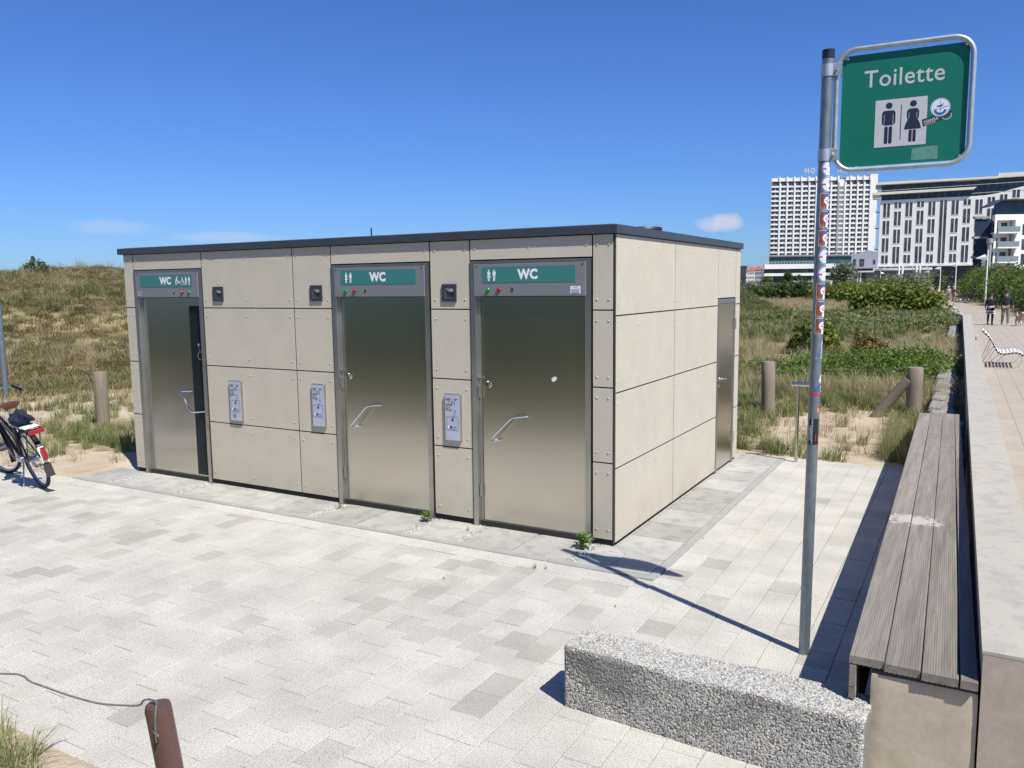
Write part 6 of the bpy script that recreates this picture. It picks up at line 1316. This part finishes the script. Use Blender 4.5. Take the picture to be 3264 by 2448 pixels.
# white resort block
P0, fr = facade((-26.318, 286.805), (6.326, 290.223))
Rs = empty('resort_hotel', P0, label='large white hotel block with staggered pairs of tall dark windows', cat='hotel')
top = [(0, 28.2), (16.4, 28.3), (26.8, 28.3), (30, 28.4), (32.3, 28.73), (35, 29.4), (39.7, 30.6), (48, 32.5)]
b = MB(lambda x, y, z: fr(x, z, y)); b.prism([(0, 7.38), (48, 7.38)]+top[::-1], -15, 0); b.obj('wall', M['resort'], Rs)
b = MB(lambda x, y, z: fr(x, z, y)); b.prism([(-.2, 6.9), (29, 6.9), (29, 7.36), (-.2, 7.36)], -.3, .5); b.obj('base_ledge', M['tower_white'], Rs)
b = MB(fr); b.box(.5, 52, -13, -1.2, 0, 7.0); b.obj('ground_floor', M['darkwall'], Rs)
cols = [.98+3.265*k for k in range(14)]
def base(s): return 7.85-.007*s
def win(s, z0, z1):
    b = MB(fr); b.box(s-.12, s+2.07, .0, .07, z0-.22, z0-.08); b.box(s-.05, s, .0, .05, z0-.08, z1); b.box(s+1.95, s+2.0, 0, .05, z0-.08, z1); w_ = b.obj('window', M['tower_white'], Rs)
    for a, c in ((0, .83), (1.12, 1.95)):
        b = MB(fr); b.box(s+a, s+c, -.2, .03, z0, z1); b.obj('pane', M['win'], w_)
    b = MB(fr); b.box(s+.84, s+1.11, 0, .10, z0-.1, z1+.02); b.obj('mullion', M['tower_white'], w_)
for k, s in enumerate(cols):
    o_ = 0
    if k == 5: win(s, 7.75, 27.4); continue
    if k >= 9:
        rise = {9: .3, 10: .9, 11: 2.1, 12: 3.2, 13: 4.2}[k]
        win(s, 25.2+rise, 27.5+rise)
        for z0, z1 in ((19.95, 24.34), (14.43, 18.82), (7.94, 13.29)): win(s, z0, z1)
        continue
    if k % 2 == 0:
        for z0, z1 in ((22.8, 27.2), (17.33, 21.7), (11.74, 16.14), (8.0, 10.65)): win(s, z0+o_*.9, z1+o_*(.9 if z1 > 15 else .5))
    else:
        for z0, z1 in ((25.66, 27.38), (20.1, 24.55), (14.43, 18.82), (7.94, 13.29)): win(s, z0+o_*.9 if z0 > 9 else z0, z1+o_*.9)
# set back glazed top storeys with white roof blades
b = MB(lambda x, y, z: fr(x, z, y)); b.prism([(.3, 27.4), (48, 27.4), (48, 33.6), (.3, 33.2)], -14, -1.4); b.obj('top_storeys', M['navyglass'], Rs)
for k in range(22):
    s = 1.2+1.9*k; b = MB(fr); b.box(s, s+.9, -1.5, -1.34, 28.4, 30.2); b.obj('glass_panel', M['win'], Rs)
    b = MB(fr); b.box(s+.5, s+1.3, -1.5, -1.34, 31.0, 32.4); b.obj('glass_panel', M['win'], Rs)
b = MB(lambda x, y, z: fr(x, z, y)); b.prism([(-1.6, 33.2), (32.8, 33.3), (32.8, 33.85), (-1.0, 33.9)], -14, 1.2); b.obj('roof_blade', M['roofwhite'], Rs)
b = MB(lambda x, y, z: fr(x, z, y)); b.prism([(32.8, 33.5), (48, 33.6), (48, 34.8), (32.9, 34.85)], -14, .4); b.obj('roof_blade', M['roofwhite'], Rs)
b = MB(lambda x, y, z: fr(x, z, y)); b.prism([(-2.4, 30.0), (26.4, 30.3), (27.1, 31.0), (-2.5, 30.75)], -6, 1.2); b.obj('lower_blade', M['roofwhite'], Rs)
b = MB(lambda x, y, z: fr(x, z, y)); b.prism([(-2.3, 28.8), (-.2, 28.7), (-.2, 30.1), (-2.4, 30.1)], -3, .8); b.obj('blade_fascia', M['roofwhite'], Rs)
b = MB(lambda x, y, z: fr(x, z, y)); b.prism([(.5, 31.2), (48, 31.9), (48, 32.0), (.5, 31.3)], .9, .95); b.prism([(26, 29.1), (34, 29.3), (34, 29.4), (26, 29.2)], -.2, -.15); b.obj('glass_railing', M['roofwhite'], Rs)
for s0, s1, z in ((1, 7, 33.9), (7.5, 10, 34.0), (13, 21, 33.9), (21.5, 28, 33.6)): b = MB(fr); b.box(s0, s1, -4, -1, z-.6, z+.35); b.obj('roof_unit', M['tower_grey'], Rs)
for z in (24.6, 19.4, 12.6): b = MB(fr); b.box(-1.3, 0, -3.5, -1.5, z, z+.2); b.box(-1.3, -1.2, -3.5, -1.5, z+.2, z+1.3); b.obj('side_balcony', M['navyglass'], Rs)
# canopy with lettering
P0, fr = facade((-23.5, 246.9), (-8.7, 248.0))
Cn = empty('restaurant_canopy', P0, label='white canopy strip with small dark lettering in front of the white hotel block', cat='canopy')
b = MB(fr); b.box(0, 15, -5, 0, 5.35, 5.95); b.obj('canopy_roof', M['tower_white'], Cn)
for k in range(8): b = MB(fr); b.box(1+1.8*k, 1.1+1.8*k, -1, -.9, 5.95, 7.2); b.obj('hanger', M['tower_white'], Cn)
f = Flat(lambda u, v, w=0: fr(u, w+.03, v), 0); f.text('PLAKATS', .6, 2.6, 5.45, 5.8, .03); f.text('RESTAURANT', 3.0, 5.6, 5.52, 5.72, .0); f.obj('canopy_lettering', M['ink'], Cn)
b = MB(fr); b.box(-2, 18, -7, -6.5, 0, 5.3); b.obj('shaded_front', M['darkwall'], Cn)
for s in (-4.2, -3.4): b = MB(fr); b.box(s, s+.35, -1, -.6, 0, 5); b.obj('column', M['tower_white'], Cn)
b = MB(fr); b.box(-5.5, .3, -3, 0, 4.9, 5.3); b.obj('porch_roof', M['roofwhite'], Cn)
for k, (x, y, lab) in enumerate(((-15.75, 232.5, 'leftmost closed white parasol before the hotel canopy'), (-14.9, 232.7, 'second closed white parasol from the left before the canopy'), (-11.6, 232.8, 'third closed white parasol before the canopy'), (-10.8, 233, 'rightmost closed white parasol before the canopy'))):
    o = empty('closed_parasol', (x, y, 0), label=lab, cat='parasol', group='closed white parasols of the terrace')
    b = MB(); b.lathe([(.14, 4.1), (.34, 4.0), (.30, 4.4), (.22, 4.6), (.30, 5.2), (.20, 6.0), (.04, 6.5)], n=12); b.obj('folded_cover', M['tower_white'], o, smooth=True); b = MB(); b.tube([(0, 0, 0), (0, 0, 4.2)], .05, 6); b.obj('pole', M['white_paint'], o)
# apartment house at the right edge
P0, fr = facade((4.71, 163.23), (8.996, 165.73))
Ap = empty('apartment_house', P0, label='white apartment house with recessed balconies at the right picture edge', cat='building')
b = MB(fr)
b.prism([(0, 0), (.42, 0), (5.6, -9), (5.2, -9)], 0, 13.85); b.prism([(3.72, 0), (10, 0), (10, -9), (6, -9)], 0, 13.85); b.box(.42, 3.72, -1.5, 0, 12.85, 13.85); b.box(1.3, 3.72, -1.9, -1.6, 0, 13.8)
b.obj('wall', M['resort'], Ap)
for z in (10.75, 8.15, 5.55, 2.95):
    b = MB(fr); b.box(.36, 4.15, -1.6, .75, z-.26, z); bl = b.obj('balcony', M['tower_white'], Ap)
    b = MB(fr); b.box(.4, 4.15, .70, .74, z+.05, z+.95); b.box(4.1, 4.15, 0, .74, z+.05, z+.95); b.obj('glass_rail', M['railglass'], bl)
    for s0, s1 in ((.50, 1.55), (2.1, 3.2)): b = MB(fr); b.box(s0, s1, -1.65, -1.55, z+.02, z+1.75); b.obj('balcony_door', M['win'], Ap)
for z in (11.2, 8.6, 6.0, 3.4): b = MB(fr); b.box(5.0, 5.9, -.05, .03, z-1, z+.9); b.obj('window', M['win'], Ap)
b = MB(lambda x, y, z: fr(x, z, y)); b.prism([(.9, 13.9), (10, 13.9), (10, 16.4), (1.2, 16.3)], -2.4, -1.4); b.obj('penthouse', M['navyglass'], Ap)
b = MB(lambda x, y, z: fr(x, z, y)); b.prism([(-1.3, 15.1), (.8, 16.25), (10, 16.4), (10, 16.6), (.8, 16.45), (-1.35, 15.25)], -2.4, .4); b.obj('roof_plate', M['darkwall'], Ap)
P0b, fb_ = facade((1.6, 170), (4.4, 171.5)); rel = P0b-P0
fr2 = lambda s, w, z: tuple(Vector(fb_(s, w, z))+rel)
b = MB(fr2); b.prism([(0, 0), (3.4, 0), (5, -4), (2.2, -4)], 0, 13.6); b.obj('glass_stair', M['navyglass'], Ap)
for z in (13.9, 10.2, 6.6): b = MB(fr2); b.box(-.2, 2.4, -.5, .3, z-.2, z+.2); b.obj('landing_slab', M['tower_grey'], Ap)
SP = empty('stone_pillar', (3.95, 143.2, 0), label='slender grey stone pillar with flared head before the apartment house', cat='sculpture')
b = MB(); b.lathe([(.33, 0), (.28, 6.5), (.34, 7.9), (.48, 8.1), (.48, 8.75), (.40, 8.8)], n=10); b.obj('pillar_shaft', M['tower_grey'], SP); b = MB(); b.add([(-.45, -.1, 3), (-.9, -.1, 4), (-1.0, -.1, 5.2), (-.75, -.1, 6.3), (-.3, -.1, 6.5), (-.45, .1, 3), (-.9, .1, 4), (-1.0, .1, 5.2), (-.75, .1, 6.3), (-.3, .1, 6.5)], [(0, 1, 2, 3, 4), (9, 8, 7, 6, 5)]+[(i, (i+1) % 5, 5+(i+1) % 5, 5+i) for i in range(5)]); b.obj('pillar_wing', M['tower_grey'], SP)
# town beyond the hotel
town = [(-143.5, 575, 8, 14.0, 'darkwall', 'flat', 'dark flat roofed house at the left end of the distant town'), (-140.3, 576, 3.2, 12.0, 'tower_white', 'gable', 'narrow white house with red roof in the distant town'), (-136.3, 577, 4.6, 13.2, 'tower_white', 'gable', 'white house with the largest red roof in the distant town'), (-131.8, 578, 4.8, 13.8, 'lilac', 'gable', 'shaded house with red roof next to the hotel terrace'), (-126.5, 579, 5, 13.0, 'lilac', 'flat', 'pale house right behind the hotel terrace')]
for k, (x, y, wd, h, m, kind_, lab) in enumerate(town):
    o = empty('town_house', (x, y, 0), math.radians(8), label=lab, cat='house', group='distant town houses beyond the meadow')
    hh = h-(2.6 if kind_ == 'gable' else 0)
    b = MB(); b.box(-wd/2, wd/2, 0, 9, 0, hh); b.obj('wall', M[m], o)
    if kind_ == 'gable':
        b = MB(); b.add([(-wd/2-.2, -.3, hh-.1), (wd/2+.2, -.3, hh-.1), (wd/2+.2, 9.3, hh-.1), (-wd/2-.2, 9.3, hh-.1), (-wd*.28, 3.5, h), (wd*.28, 3.5, h)], [(0, 1, 5, 4), (1, 2, 5), (2, 3, 4, 5), (3, 0, 4), (3, 2, 1, 0)]); b.obj('roof', M['redtile'], o)
    for s in (-1, 0, 1):
        for z in (2, 5, 8):
            if z+1.4 < hh and wd > 3: b = MB(); b.box(s*wd*.3-.4, s*wd*.3+.4, -.04, .1, z, z+1.4); b.obj('window', M['win'], o)
for x, y, wd, lab in ((-52.0, 288, 1.8, 'white tent left of the sign pole at the meadow edge'), (-48, 289, 3.6, 'white van shaped kiosk right beside the sign pole'), (-41.9, 290, 2.2, 'white kiosk with blue flap left of the willow')):
    o = empty('white_kiosk', (x, y, 0), label=lab, cat='kiosk', group='white kiosks at the far meadow edge')
    b = MB(); b.box(-wd/2, wd/2, -1, 1, 0, 2.5, .05); b.obj('kiosk_body', M['tower_white'], o); b = MB(); b.box(-wd/2-.15, wd/2+.15, -1.2, 1.1, 2.5, 2.7, .03); b.obj('kiosk_roof', M['tower_white'], o); b = MB(); b.box(-wd*.3, wd*.3, -1.04, -.9, 1.2, 2.0); b.obj('kiosk_window', M['win'], o)
